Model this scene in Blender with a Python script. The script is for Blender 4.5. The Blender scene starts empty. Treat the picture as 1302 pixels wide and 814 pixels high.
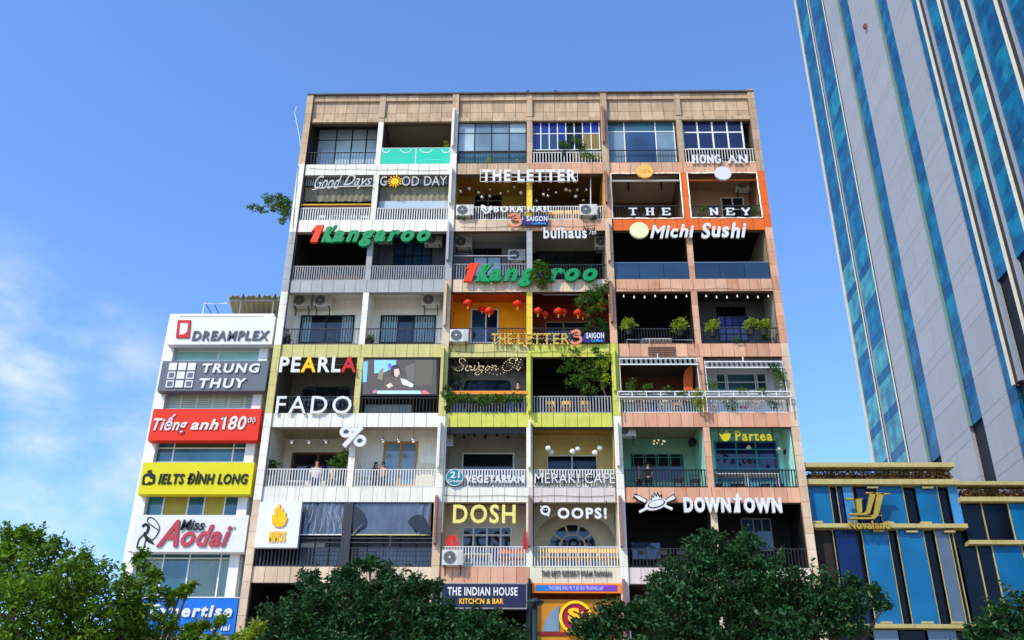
import bpy, bmesh, math, random
from mathutils import Vector, Matrix
random.seed(7)
SC = bpy.context.scene
COL = SC.collection
R = math.radians

# ---------------------------------------------------------------- camera, sky, sun, exposure
CF = Vector((-0.02296101, 0.88690714, 0.46137677)).normalized()
CR = Vector((0.99973243, 0.02166409, 0.00810796)).normalized()
CU = CR.cross(CF).normalized()
CP = Vector((0.2305, -40.1925, 1.6))
FPX = 1240.0
cam = bpy.data.objects.new('camera', bpy.data.cameras.new('camera'))
COL.objects.link(cam)
cam.matrix_world = Matrix(((CR.x, CU.x, -CF.x, CP.x), (CR.y, CU.y, -CF.y, CP.y), (CR.z, CU.z, -CF.z, CP.z), (0, 0, 0, 1)))
cam.data.sensor_width = 36.0
cam.data.lens = FPX / 1302 * 36
cam.data.clip_end = 8000
SC.camera = cam

SUN_EL, SUN_AZ = 43.0, 40.0          # azimuth measured to the left of the facade's normal
sd = Vector((-math.sin(R(SUN_AZ)) * math.cos(R(SUN_EL)), -math.cos(R(SUN_AZ)) * math.cos(R(SUN_EL)), math.sin(R(SUN_EL))))
sun = bpy.data.objects.new('sun', bpy.data.lights.new('sun', 'SUN'))
COL.objects.link(sun)
sun.data.energy = 3.8
sun.data.angle = R(0.5)
sun.data.color = (1.0, 0.90, 0.72)
sun.rotation_euler = sd.to_track_quat('Z', 'Y').to_euler()
sun.location = (-30, -40, 60)

W = bpy.data.worlds.new('World'); SC.world = W; W.use_nodes = True
nt = W.node_tree; nt.nodes.clear()
def N(nt, t, **k):
    n = nt.nodes.new(t)
    for a, b in k.items(): setattr(n, a, b)
    return n
out = N(nt, 'ShaderNodeOutputWorld'); bg = N(nt, 'ShaderNodeBackground')
sky = N(nt, 'ShaderNodeTexSky', sky_type='NISHITA', sun_disc=False, sun_elevation=R(SUN_EL),
        sun_rotation=math.atan2(sd.x, sd.y), air_density=1.0, dust_density=0.6, ozone_density=2.5)
tc = N(nt, 'ShaderNodeTexCoord')
noi = N(nt, 'ShaderNodeTexNoise'); noi.inputs['Scale'].default_value = 5.0; noi.inputs['Detail'].default_value = 9; noi.inputs['Roughness'].default_value = .55
mp = N(nt, 'ShaderNodeMapping'); mp.inputs['Scale'].default_value = (1, 1, 1.7); mp.inputs['Location'].default_value = (3.1, 0.4, 0.2)
ramp = N(nt, 'ShaderNodeValToRGB'); ramp.color_ramp.elements[0].position = .43; ramp.color_ramp.elements[1].position = .72
ramp.color_ramp.interpolation = 'EASE'
dotn = N(nt, 'ShaderNodeVectorMath', operation='DOT_PRODUCT'); dotn.inputs[1].default_value = Vector((-0.596, 0.946, 0.318)).normalized()
mask = N(nt, 'ShaderNodeMapRange', interpolation_type='SMOOTHSTEP'); mask.inputs[1].default_value = .97; mask.inputs[2].default_value = .994
mulm = N(nt, 'ShaderNodeMath', operation='MULTIPLY'); mix = N(nt, 'ShaderNodeMixRGB'); mix.inputs[2].default_value = (5.6, 6.2, 7.4, 1)
grade = N(nt, 'ShaderNodeMixRGB', blend_type='MULTIPLY'); grade.inputs[0].default_value = 1; grade.inputs[2].default_value = (1.16, 1.50, 2.0, 1)
L_ = nt.links.new
L_(tc.outputs['Generated'], mp.inputs[0]); L_(mp.outputs[0], noi.inputs['Vector']); L_(noi.outputs[0], ramp.inputs[0])
L_(tc.outputs['Generated'], dotn.inputs[0]); L_(dotn.outputs['Value'], mask.inputs[0])
L_(ramp.outputs[0], mulm.inputs[0]); L_(mask.outputs[0], mulm.inputs[1]); L_(mulm.outputs[0], mix.inputs[0])
L_(sky.outputs[0], grade.inputs[1]); L_(grade.outputs[0], mix.inputs[1]); L_(mix.outputs[0], bg.inputs[0]); L_(bg.outputs[0], out.inputs[0])
bg.inputs[1].default_value = 0.15
SC.view_settings.view_transform = 'Standard'; SC.view_settings.look = 'None'; SC.view_settings.exposure = 0.14; SC.view_settings.gamma = 1

# ---------------------------------------------------------------- helpers
def lin(h):
    h = h.lstrip('#'); v = [int(h[i:i + 2], 16) / 255 for i in (0, 2, 4)]
    return tuple(x / 12.92 if x <= .04045 else ((x + .055) / 1.055) ** 2.4 for x in v) + (1,)
def ray(px, py): return CF + CR * ((px - 651) / FPX) + CU * ((407 - py) / FPX)
def P(px, py, Y=0.0):
    """world point of a photo position on the vertical plane at depth Y (survey of the photograph)"""
    d = ray(px, py); return CP + d * ((Y - CP.y) / d.y)
def PX(px, py, Y=0.0): return P(px, py, Y).x
def PZ(px, py, Y=0.0): return P(px, py, Y).z
def tag(o, label=None, cat=None, group=None, kind=None):
    if label: o['label'] = label
    if cat: o['category'] = cat
    if group: o['group'] = group
    if kind: o['kind'] = kind
    return o
def thing(name, loc, label, cat, group=None):
    o = bpy.data.objects.new(name, None); COL.objects.link(o); o.location = loc; o.empty_display_size = .2
    return tag(o, label, cat, group)
def wloc(o):
    v = Vector((0, 0, 0))
    while o: v = v + o.location; o = o.parent
    return v
class MB:
    def __init__(s): s.v = []; s.f = []
    def box(s, x0, x1, y0, y1, z0, z1):
        if x0 > x1: x0, x1 = x1, x0
        if y0 > y1: y0, y1 = y1, y0
        if z0 > z1: z0, z1 = z1, z0
        b = len(s.v)
        s.v += [(x0, y0, z0), (x1, y0, z0), (x1, y1, z0), (x0, y1, z0), (x0, y0, z1), (x1, y0, z1), (x1, y1, z1), (x0, y1, z1)]
        s.f += [(b, b+3, b+2, b+1), (b+4, b+5, b+6, b+7), (b, b+1, b+5, b+4), (b+1, b+2, b+6, b+5), (b+2, b+3, b+7, b+6), (b+3, b, b+4, b+7)]
        return s
    def tube(s, pts, r, n=6, cap=True):
        pts = [Vector(p) for p in pts]; m = len(pts)
        rs = r if isinstance(r, (list, tuple)) else [r] * m
        b = len(s.v); ref = None
        for i, p in enumerate(pts):
            t = (pts[min(i + 1, m - 1)] - pts[max(i - 1, 0)])
            if t.length < 1e-9: t = Vector((0, 0, 1))
            t.normalize()
            if ref is None: ref = Vector((0, 0, 1)) if abs(t.z) < .9 else Vector((1, 0, 0))
            a = t.cross(ref)
            if a.length < 1e-4: a = t.cross(Vector((0, 1, 0)))
            a.normalize(); c = t.cross(a)
            for k in range(n):
                q = 2 * math.pi * k / n
                s.v.append(tuple(p + (a * math.cos(q) + c * math.sin(q)) * rs[i]))
        for i in range(m - 1):
            for k in range(n):
                k2 = (k + 1) % n
                s.f.append((b + i*n + k, b + i*n + k2, b + (i+1)*n + k2, b + (i+1)*n + k))
        if cap:
            s.f.append(tuple(b + k for k in range(n))[::-1]); s.f.append(tuple(b + (m-1)*n + k for k in range(n)))
        return s
    def lathe(s, c, prof, n=12, ax='z'):
        """profile of (radius, height) turned about a vertical axis (ax z) or the axis facing the viewer (ax y)"""
        c = Vector(c); b = len(s.v); m = len(prof)
        for (r, h) in prof:
            for k in range(n):
                q = 2 * math.pi * k / n
                if ax == 'z': s.v.append((c.x + r*math.cos(q), c.y + r*math.sin(q), c.z + h))
                else: s.v.append((c.x + r*math.cos(q), c.y - h, c.z + r*math.sin(q)))
        for i in range(m - 1):
            for k in range(n):
                k2 = (k + 1) % n
                s.f.append((b + i*n + k, b + i*n + k2, b + (i+1)*n + k2, b + (i+1)*n + k))
        s.f.append(tuple(b + k for k in range(n))[::-1]); s.f.append(tuple(b + (m-1)*n + k for k in range(n)))
        return s
    def ball(s, c, r, nu=10, nv=7, sz=1.0):
        pr = [(max(.001, r * math.sin(math.pi * i / nv)), -r * sz * math.cos(math.pi * i / nv)) for i in range(nv + 1)]
        return s.lathe(c, pr, nu)
    def prism(s, pts, y0, y1):
        """outline of (x, z) points given depth from y0 (front) to y1"""
        b = len(s.v); n = len(pts)
        area = sum(pts[i][0]*pts[(i+1) % n][1] - pts[(i+1) % n][0]*pts[i][1] for i in range(n))
        if area < 0: pts = pts[::-1]
        s.v += [(x, y0, z) for x, z in pts] + [(x, y1, z) for x, z in pts]
        s.f.append(tuple(b + i for i in range(n))); s.f.append(tuple(b + n + i for i in range(n))[::-1])
        for i in range(n):
            j = (i + 1) % n; s.f.append((b + i, b + n + i, b + n + j, b + j))
        return s
    def ribbon(s, pts, w, y0, y1):
        n = len(pts); l = []; r = []
        for i in range(n):
            a = Vector(pts[max(i-1, 0)]); c = Vector(pts[min(i+1, n-1)]); t = c - a
            if t.length < 1e-9: t = Vector((1, 0))
            t.normalize(); nn = Vector((-t.y, t.x)) * w * .5; p = Vector(pts[i])
            l.append(p + nn); r.append(p - nn)
        b = len(s.v)
        for q in range(n):
            s.v += [(l[q].x, y0, l[q].y), (r[q].x, y0, r[q].y), (r[q].x, y1, r[q].y), (l[q].x, y1, l[q].y)]
        for q in range(n - 1):
            for k in range(4):
                k2 = (k + 1) % 4; s.f.append((b+q*4+k, b+q*4+k2, b+(q+1)*4+k2, b+(q+1)*4+k))
        s.f.append((b, b+1, b+2, b+3)); s.f.append((b+n*4-4, b+n*4-1, b+n*4-2, b+n*4-3))
        return s
    def mesh(s, name, m, off):
        me = bpy.data.meshes.new(name)
        me.from_pydata([(x - off[0], y - off[1], z - off[2]) for x, y, z in s.v], [], s.f)
        if m: me.materials.append(m)
        return me
    def build(s, name, m, parent=None, smooth=False):
        if not s.v: return None
        xs, ys, zs = zip(*s.v)
        c = Vector(((min(xs)+max(xs))/2, (min(ys)+max(ys))/2, (min(zs)+max(zs))/2))
        me = s.mesh(name, m, c)
        bm = bmesh.new(); bm.from_mesh(me); bmesh.ops.recalc_face_normals(bm, faces=bm.faces); bm.to_mesh(me); bm.free()
        if smooth:
            for p in me.polygons: p.use_smooth = True
        o = bpy.data.objects.new(name, me); COL.objects.link(o)
        o.location = c - (wloc(parent) if parent else Vector((0, 0, 0))); o.parent = parent
        return o
def box(name, m, parent, *a): return MB().box(*a).build(name, m, parent)
def dup(root, loc, label=None, group=None, scale=None, rz=None):
    r = root.copy(); COL.objects.link(r); r.location = loc
    if label: r['label'] = label
    if group: r['group'] = group
    if scale: r.scale = (scale,) * 3 if not isinstance(scale, tuple) else scale
    if rz is not None: r.rotation_euler = (0, 0, rz)
    for ch in list(root.children):
        c = ch.copy(); COL.objects.link(c); c.parent = r
        for g in ch.children:
            d = g.copy(); COL.objects.link(d); d.parent = c
    return r

# ---------------------------------------------------------------- materials
MATS = {}
def bsdf(name):
    m = bpy.data.materials.new(name); m.use_nodes = True
    return m, m.node_tree, m.node_tree.nodes['Principled BSDF']
def paint(name, hx, rough=.6, var=.12, stain=0.0, metal=0.0, rnd=.06, scale=1.5, spec=.22, bump=0.0, dirt='#3a332a'):
    """paint, stone or plaster: mottled by noise, each piece a little different, optional vertical rain streaks"""
    if name in MATS: return MATS[name]
    m, t, b = bsdf(name); K = t.links.new
    geo = N(t, 'ShaderNodeNewGeometry'); oi = N(t, 'ShaderNodeObjectInfo')
    n1 = N(t, 'ShaderNodeTexNoise'); n1.inputs['Scale'].default_value = scale; n1.inputs['Detail'].default_value = 6; n1.inputs['Roughness'].default_value = .65
    K(geo.outputs['Position'], n1.inputs['Vector'])
    mr = N(t, 'ShaderNodeMapRange'); mr.inputs[1].default_value = .3; mr.inputs[2].default_value = .7; mr.inputs[3].default_value = 1 - var; mr.inputs[4].default_value = 1 + var
    K(n1.outputs[0], mr.inputs[0])
    mo = N(t, 'ShaderNodeMapRange'); mo.inputs[3].default_value = 1 - rnd; mo.inputs[4].default_value = 1 + rnd; K(oi.outputs['Random'], mo.inputs[0])
    mu = N(t, 'ShaderNodeMath', operation='MULTIPLY'); K(mr.outputs[0], mu.inputs[0]); K(mo.outputs[0], mu.inputs[1])
    hs = N(t, 'ShaderNodeVectorMath', operation='SCALE'); hs.inputs[0].default_value = lin(hx)[:3]; K(mu.outputs[0], hs.inputs['Scale'])
    last = hs.outputs[0]
    if stain:
        mp = N(t, 'ShaderNodeMapping'); mp.inputs['Scale'].default_value = (5.5, 5.5, .35); K(geo.outputs['Position'], mp.inputs[0])
        n2 = N(t, 'ShaderNodeTexNoise'); n2.inputs['Scale'].default_value = 1.3; n2.inputs['Detail'].default_value = 7; n2.inputs['Roughness'].default_value = .7; K(mp.outputs[0], n2.inputs['Vector'])
        m2 = N(t, 'ShaderNodeMapRange'); m2.inputs[1].default_value = .5; m2.inputs[2].default_value = .74; m2.inputs[3].default_value = 0; m2.inputs[4].default_value = stain; K(n2.outputs[0], m2.inputs[0])
        mx = N(t, 'ShaderNodeMixRGB'); mx.inputs[2].default_value = lin(dirt); K(m2.outputs[0], mx.inputs[0]); K(last, mx.inputs[1]); last = mx.outputs[0]
    K(last, b.inputs['Base Color'])
    b.inputs['Roughness'].default_value = rough; b.inputs['Metallic'].default_value = metal; b.inputs['Specular IOR Level'].default_value = spec
    if bump:
        bp = N(t, 'ShaderNodeBump'); bp.inputs['Strength'].default_value = bump; bp.inputs['Distance'].default_value = .02
        n3 = N(t, 'ShaderNodeTexNoise'); n3.inputs['Scale'].default_value = scale * 14; K(geo.outputs['Position'], n3.inputs['Vector']); K(n3.outputs[0], bp.inputs['Height']); K(bp.outputs[0], b.inputs['Normal'])
    MATS[name] = m; return m
def stone(name, hx, hx2, stain=.5):
    """mottled travertine cladding, each slab its own tint between two colours"""
    if name in MATS: return MATS[name]
    m, t, b = bsdf(name); K = t.links.new
    geo = N(t, 'ShaderNodeNewGeometry'); oi = N(t, 'ShaderNodeObjectInfo')
    n1 = N(t, 'ShaderNodeTexNoise'); n1.inputs['Scale'].default_value = 1.1; n1.inputs['Detail'].default_value = 8; n1.inputs['Roughness'].default_value = .7; K(geo.outputs['Position'], n1.inputs['Vector'])
    ad = N(t, 'ShaderNodeMath', operation='ADD'); K(n1.outputs[0], ad.inputs[0])
    sb = N(t, 'ShaderNodeMapRange'); sb.inputs[3].default_value = -.15; sb.inputs[4].default_value = .15; K(oi.outputs['Random'], sb.inputs[0]); K(sb.outputs[0], ad.inputs[1])
    cr = N(t, 'ShaderNodeValToRGB'); cr.color_ramp.elements[0].position = .25; cr.color_ramp.elements[0].color = lin(hx); cr.color_ramp.elements[1].position = .78; cr.color_ramp.elements[1].color = lin(hx2); K(ad.outputs[0], cr.inputs[0])
    mp = N(t, 'ShaderNodeMapping'); mp.inputs['Scale'].default_value = (6.5, 6.5, .5); K(geo.outputs['Position'], mp.inputs[0])
    n2 = N(t, 'ShaderNodeTexNoise'); n2.inputs['Scale'].default_value = 1.2; n2.inputs['Detail'].default_value = 8; n2.inputs['Roughness'].default_value = .72; K(mp.outputs[0], n2.inputs['Vector'])
    m2 = N(t, 'ShaderNodeMapRange'); m2.inputs[1].default_value = .49; m2.inputs[2].default_value = .72; m2.inputs[4].default_value = stain; K(n2.outputs[0], m2.inputs[0])
    mx = N(t, 'ShaderNodeMixRGB'); mx.inputs[2].default_value = lin('#4a3a2e'); K(m2.outputs[0], mx.inputs[0]); K(cr.outputs[0], mx.inputs[1])
    n5 = N(t, 'ShaderNodeTexNoise'); n5.inputs['Scale'].default_value = .55; n5.inputs['Detail'].default_value = 9; n5.inputs['Roughness'].default_value = .75; K(geo.outputs['Position'], n5.inputs['Vector'])
    m5 = N(t, 'ShaderNodeMapRange'); m5.inputs[1].default_value = .46; m5.inputs[2].default_value = .7; m5.inputs[4].default_value = .6; K(n5.outputs[0], m5.inputs[0])
    mx5 = N(t, 'ShaderNodeMixRGB'); mx5.inputs[2].default_value = lin('#76695c'); K(m5.outputs[0], mx5.inputs[0]); K(mx.outputs[0], mx5.inputs[1])
    K(mx5.outputs[0], b.inputs['Base Color']); b.inputs['Roughness'].default_value = .75
    bp = N(t, 'ShaderNodeBump'); bp.inputs['Strength'].default_value = .25; bp.inputs['Distance'].default_value = .02
    n3 = N(t, 'ShaderNodeTexNoise'); n3.inputs['Scale'].default_value = 18; K(geo.outputs['Position'], n3.inputs['Vector']); K(n3.outputs[0], bp.inputs['Height']); K(bp.outputs[0], b.inputs['Normal'])
    MATS[name] = m; return m
def glossy(name, hx, rough=.08, spec=.8, rnd=.15, hx2=None, metal=0.0, dist=0.0):
    """reflective window or cladding glass over a dark room; tint varies from pane to pane"""
    if name in MATS: return MATS[name]
    m, t, b = bsdf(name); K = t.links.new
    oi = N(t, 'ShaderNodeObjectInfo'); geo = N(t, 'ShaderNodeNewGeometry')
    cr = N(t, 'ShaderNodeValToRGB'); cr.color_ramp.elements[0].color = lin(hx); cr.color_ramp.elements[1].color = lin(hx2 or hx)
    nb = N(t, 'ShaderNodeTexNoise'); nb.inputs['Scale'].default_value = .45; nb.inputs['Detail'].default_value = 1; K(geo.outputs['Position'], nb.inputs['Vector'])
    nr = N(t, 'ShaderNodeMapRange'); nr.inputs[1].default_value = .42; nr.inputs[2].default_value = .58; K(nb.outputs[0], nr.inputs[0])
    av = N(t, 'ShaderNodeMath', operation='MULTIPLY_ADD'); av.inputs[1].default_value = .5; K(oi.outputs['Random'], av.inputs[0])
    hv = N(t, 'ShaderNodeMath', operation='MULTIPLY'); hv.inputs[1].default_value = .5; K(nr.outputs[0], hv.inputs[0]); K(hv.outputs[0], av.inputs[2]); K(av.outputs[0], cr.inputs[0])
    n1 = N(t, 'ShaderNodeTexNoise'); n1.inputs['Scale'].default_value = .9; n1.inputs['Detail'].default_value = 3; K(geo.outputs['Position'], n1.inputs['Vector'])
    mr = N(t, 'ShaderNodeMapRange'); mr.inputs[1].default_value = .35; mr.inputs[2].default_value = .65; mr.inputs[3].default_value = 1 - rnd; mr.inputs[4].default_value = 1 + rnd; K(n1.outputs[0], mr.inputs[0])
    sc = N(t, 'ShaderNodeVectorMath', operation='SCALE'); K(cr.outputs[0], sc.inputs[0]); K(mr.outputs[0], sc.inputs['Scale']); K(sc.outputs[0], b.inputs['Base Color'])
    b.inputs['Roughness'].default_value = rough; b.inputs['Specular IOR Level'].default_value = spec; b.inputs['Metallic'].default_value = metal
    if dist:
        bp = N(t, 'ShaderNodeBump'); bp.inputs['Strength'].default_value = dist; bp.inputs['Distance'].default_value = .05
        n3 = N(t, 'ShaderNodeTexNoise'); n3.inputs['Scale'].default_value = .7; K(geo.outputs['Position'], n3.inputs['Vector']); K(n3.outputs[0], bp.inputs['Height']); K(bp.outputs[0], b.inputs['Normal'])
    MATS[name] = m; return m
def clear(name, hx='#dfeaf0', refl=.12):
    if name in MATS: return MATS[name]
    m = bpy.data.materials.new(name); m.use_nodes = True; t = m.node_tree; t.nodes.clear(); K = t.links.new
    o = N(t, 'ShaderNodeOutputMaterial'); mx = N(t, 'ShaderNodeMixShader'); tr = N(t, 'ShaderNodeBsdfTransparent'); gl = N(t, 'ShaderNodeBsdfGlossy')
    tr.inputs[0].default_value = lin(hx); gl.inputs['Roughness'].default_value = .05
    fr = N(t, 'ShaderNodeFresnel'); fr.inputs[0].default_value = 1.5; ad = N(t, 'ShaderNodeMath', operation='ADD'); ad.inputs[1].default_value = refl
    K(fr.outputs[0], ad.inputs[0]); K(ad.outputs[0], mx.inputs[0]); K(tr.outputs[0], mx.inputs[1]); K(gl.outputs[0], mx.inputs[2]); K(mx.outputs[0], o.inputs[0])
    MATS[name] = m; return m
def lamp(name, hx, strength=1.0):
    if name in MATS: return MATS[name]
    m, t, b = bsdf(name); b.inputs['Base Color'].default_value = lin(hx); b.inputs['Emission Color'].default_value = lin(hx); b.inputs['Emission Strength'].default_value = strength
    MATS[name] = m; return m
def leafm(name, a, bcol, trans=.35, rough=.5):
    if name in MATS: return MATS[name]
    m, t, b = bsdf(name); K = t.links.new
    geo = N(t, 'ShaderNodeNewGeometry'); n1 = N(t, 'ShaderNodeTexNoise'); n1.inputs['Scale'].default_value = 1.3; n1.inputs['Detail'].default_value = 3
    K(geo.outputs['Position'], n1.inputs['Vector'])
    ad = N(t, 'ShaderNodeMath', operation='MULTIPLY_ADD'); ad.inputs[1].default_value = .5; K(geo.outputs['Random Per Island'], ad.inputs[0]); K(n1.outputs[0], ad.inputs[2])
    cr = N(t, 'ShaderNodeValToRGB'); cr.color_ramp.elements[0].position = .3; cr.color_ramp.elements[0].color = lin(a); cr.color_ramp.elements[1].position = .95; cr.color_ramp.elements[1].color = lin(bcol)
    K(ad.outputs[0], cr.inputs[0]); K(cr.outputs[0], b.inputs['Base Color']); b.inputs['Roughness'].default_value = rough; b.inputs['Specular IOR Level'].default_value = .3
    o = t.nodes['Material Output']; tl = N(t, 'ShaderNodeBsdfTranslucent'); K(cr.outputs[0], tl.inputs[0]); mx = N(t, 'ShaderNodeMixShader'); mx.inputs[0].default_value = trans
    K(b.outputs[0], mx.inputs[1]); K(tl.outputs[0], mx.inputs[2]); K(mx.outputs[0], o.inputs[0])
    MATS[name] = m; return m

TAN = stone('travertine_tan', '#a08466', '#cfb08c', .6)
PINK = stone('travertine_pink', '#b57a58', '#dfaf8c', .42)
SALMON = stone('travertine_salmon', '#bd7f5e', '#deab8a', .35)
BEIGE = stone('travertine_beige', '#b89a78', '#e2cdb0', .3)
WHITE = paint('white_painted_cladding', '#d8d2c2', .6, .07, .38, rnd=.05, dirt='#6f675a')
WHITEP = paint('pinkish_white_cladding', '#c8b9b0', .6, .08, .4, rnd=.03)
GREY = paint('grey_cladding', '#9a9b9a', .65, .07, .22, rnd=.05)
LIMEP = paint('pale_lime_paint', '#bab270', .65, .1, .5, rnd=.04, dirt='#6e6a40')
LIME = paint('bright_lime_paint', '#bdbd50', .6, .1, .45, rnd=.04, dirt='#6d6d28')
ORANGE = paint('orange_paint', '#d0601f', .5, .05, .12, rnd=.03)
YELLOW = paint('yellow_paint', '#d9bb35', .55, .06, .15)
CREAM = paint('cream_paint', '#cbc2a6', .6, .05, .12)
CHAR = paint('charcoal_metal', '#34343a', .5, .08)
BROWN = paint('brown_stone', '#8a6152', .7, .12, .3)
BLACKM = paint('black_metal', '#121214', .45, .05)
RAILW = paint('off_white_metal', '#cfcec8', .5, .06, .15)
RAILG = paint('grey_metal', '#8d8e8e', .5, .08, .2)
RAILD = paint('dark_metal', '#2a2c2f', .5, .08)
DARKIN = paint('dark_interior_paint', '#16140f', .85, .15)
BLACKIN = paint('black_interior_paint', '#0a0908', .9, .1)
CONC = paint('stained_concrete', '#7a776a', .85, .22, .75, scale=2.5, dirt='#2f2c24')
JOINT = paint('dark_joint_mortar', '#5a4a3c', .9, .1)
JOINTW = paint('pale_joint_mortar', '#8f8c84', .9, .1)
SIGNW = paint('white_sign_acrylic', '#cfcecb', .45, .04, .12, rnd=.02)
SIGNK = paint('black_sign_metal', '#101013', .4, .02)
WOODM = paint('warm_wood', '#b98534', .5, .15, scale=4)

# ---------------------------------------------------------------- setting
GZ = 0.0
g = box('ground', paint('granite_paving', '#bdb19c', .8, .1), None, -900, 900, -300, 1200, -.3, GZ); tag(g, kind='structure')
pv = MB(); pv.box(-60, 60, -13.5, 0.2, GZ, .14); pv = pv.build('pavement', paint('pavement_tiles', '#c2b7a4', .8, .12)); tag(pv, kind='structure')
rd = box('road', paint('asphalt', '#3c3c3c', .9, .1), None, -120, 120, -21, -14, GZ + .004, GZ + .02); tag(rd, kind='structure')

# ---------------------------------------------------------------- cafe apartment building
S = 3.4; BW = 3.8637; BH = .6546; Z0 = 1.6 + 9.46755
def zf(k): return Z0 + S * k
ZPAR = 1.6 + 9.46755 + 24.926
def PXc(i): return (i - 3) * BW
bld = thing('apartment_building', (0, 2, GZ), 'nine storey tan clad block of balcony cafes covered in lettering and coloured units', 'building')
DEPTH = 14.0
# carcass: floors behind, party walls
for k in range(-3, 8):
    z = zf(k) if k > -3 else .3
    if z < 0: continue
cube = MB().box(-.5, .5, -.5, .5, -.5, .5)
TILE = {}
def tile(kind, m, x0, x1, y0, y1, z0, z1):
    key = (kind, m.name)
    if key not in TILE:
        bm = bmesh.new(); bmesh.ops.create_cube(bm, size=1.0)
        me = bpy.data.meshes.new(kind); bm.to_mesh(me); bm.free(); me.materials.append(m); TILE[key] = me
    o = bpy.data.objects.new(kind, TILE[key]); COL.objects.link(o); o.parent = bld
    o.location = Vector(((x0+x1)/2, (y0+y1)/2, (z0+z1)/2)) - bld.location
    o.scale = (abs(x1-x0), abs(y1-y0), abs(z1-z0))
    return o
G = .009
# beams below each floor: material per storey and bay pair
BEAM = {6: [WHITE, WHITE, TAN, PINK, PINK, PINK], 5: [WHITE, WHITE, BEIGE, PINK, ORANGE, ORANGE], 4: [GREY, GREY, BEIGE, BEIGE, PINK, PINK],
        3: [LIMEP, LIMEP, LIMEP, LIME, PINK, PINK], 2: [WHITE, WHITE, LIME, LIME, SALMON, SALMON], 1: [WHITE, WHITE, WHITE, WHITEP, SALMON, SALMON],
        0: [BEIGE, BEIGE, SALMON, CREAM, WHITEP, WHITEP], -1: [BEIGE] * 6}
def pw(i): return .165 if i in (0, 2, 4, 6) else .135
for k in range(-1, 7):
    for c in range(6):
        m = BEAM[k][c]; x0 = PXc(c) + pw(c) + (0 if c % 2 == 0 else -.135); x1 = PXc(c+1) - pw(c+1) + (0 if c % 2 else .135)
        jm = JOINTW if m in (WHITE, GREY, WHITEP, CREAM) else JOINT
        box('beam', jm, bld, x0, x1, .022, .26, zf(k) - BH + .004, zf(k) - .004)
        n = 7; w = (x1 - x0) / n
        for j in range(n): tile('beam_tile', m, x0 + j*w + G, x0 + (j+1)*w - G, 0, .03, zf(k) - BH, zf(k))
# parapet
zp0 = zf(7) - BH
for c in range(6):
    x0 = PXc(c) + pw(c); x1 = PXc(c+1) - pw(c+1)
    box('parapet', JOINT, bld, x0, x1, .14, .4, zp0 + .005, ZPAR - .01)
    n = 6; w = (x1 - x0) / n
    for (za, zb, y) in ((zp0, zp0 + .22, .03), (zp0 + .24, zp0 + .62, .12), (zp0 + .64, ZPAR - .42, .12), (ZPAR - .40, ZPAR - .08, .0)):
        for j in range(n): tile('parapet_tile', TAN, x0 + j*w + G, x0 + (j+1)*w - G, y, y + .13, za, zb)
    box('ledge', TAN, bld, x0, x1, .0, .13, ZPAR - .43, ZPAR - .40)
box('coping', paint('weathered_coping', '#57504a', .9, .2), bld, PXc(0) - .17, PXc(6) + .17, -.14, .5, ZPAR - .075, ZPAR)
# piers: colour bands by photo height
def zat(py, x=651): return P(x, py, 0).z
def band(i, segs, y0, y1, half, full=True):
    x = PXc(i)
    for (pa, pb, m) in segs:
        za, zb = zat(pb), zat(pa)
        jm = JOINTW if m in (WHITE, GREY, WHITEP, CREAM) else JOINT
        box('pier', jm, bld, x - half + .012, x + half - .012, y0 + .02, y1, za, zb)
        n = max(1, round((zb - za) / .68)); h = (zb - za) / n
        for j in range(n): tile('pier_tile', m, x - half, x + half, y0, y0 + .16, za + j*h + G*.6, za + (j+1)*h - G*.6)
B0 = 1000
band(0, [(119, 208, TAN), (208, 295, WHITE), (295, 371, GREY), (371, 439, WHITE), (439, 526, LIMEP), (526, 637, WHITE), (637, 741, BEIGE), (741, B0, BEIGE)], -.1, .26, .165)
band(2, [(119, 143, TAN), (143, 295, WHITE), (295, 357, GREY), (357, 440, BEIGE), (440, 530, LIMEP), (530, 640, WHITE), (640, 741, BEIGE), (741, B0, BEIGE)], -.1, .26, .165)
band(4, [(118, 221, TAN), (221, 279, PINK), (279, 371, BEIGE), (371, 438, PINK), (438, 530, LIME), (530, 741, WHITE), (741, B0, WHITEP)], -.1, .26, .165)
band(6, [(117, 221, TAN), (221, 292, ORANGE), (292, 438, PINK), (438, 741, BEIGE), (741, B0, BEIGE)], -.1, .26, .165)
MID = {1: [WHITE, WHITE, GREY, WHITE, LIMEP, WHITE, CHAR, BEIGE], 3: [TAN, YELLOW, GREY, YELLOW, LIME, WHITE, WHITE, BLACKM], 5: [TAN, ORANGE, PINK, PINK, PINK, PINK, BEIGE, BEIGE]}
for i, ms in MID.items():
    for r, m in enumerate(ms):
        k = 6 - r; za, zb = zf(k) + .003, zf(k+1) - BH - .003
        jm = JOINTW if m in (WHITE, GREY) else JOINT
        box('pier', jm, bld, PXc(i) - .12, PXc(i) + .12, .035, .27, za, zb)
        for j in range(4): tile('pier_tile', m, PXc(i) - .135, PXc(i) + .135, .012, .15, za + j*(zb-za)/4 + G*.6, za + (j+1)*(zb-za)/4 - G*.6)
    tile('parapet_pier_tile', TAN, PXc(i) - .15, PXc(i) + .15, -.03, .13, zp0 + .23, ZPAR - .44)
    tile('parapet_pier_tile', TAN, PXc(i) - .15, PXc(i) + .15, -.03, .13, ZPAR - .42, ZPAR - .08)
    tile('parapet_pier_tile', TAN, PXc(i) - .15, PXc(i) + .15, -.0, .13, zp0, zp0 + .21)
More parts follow.
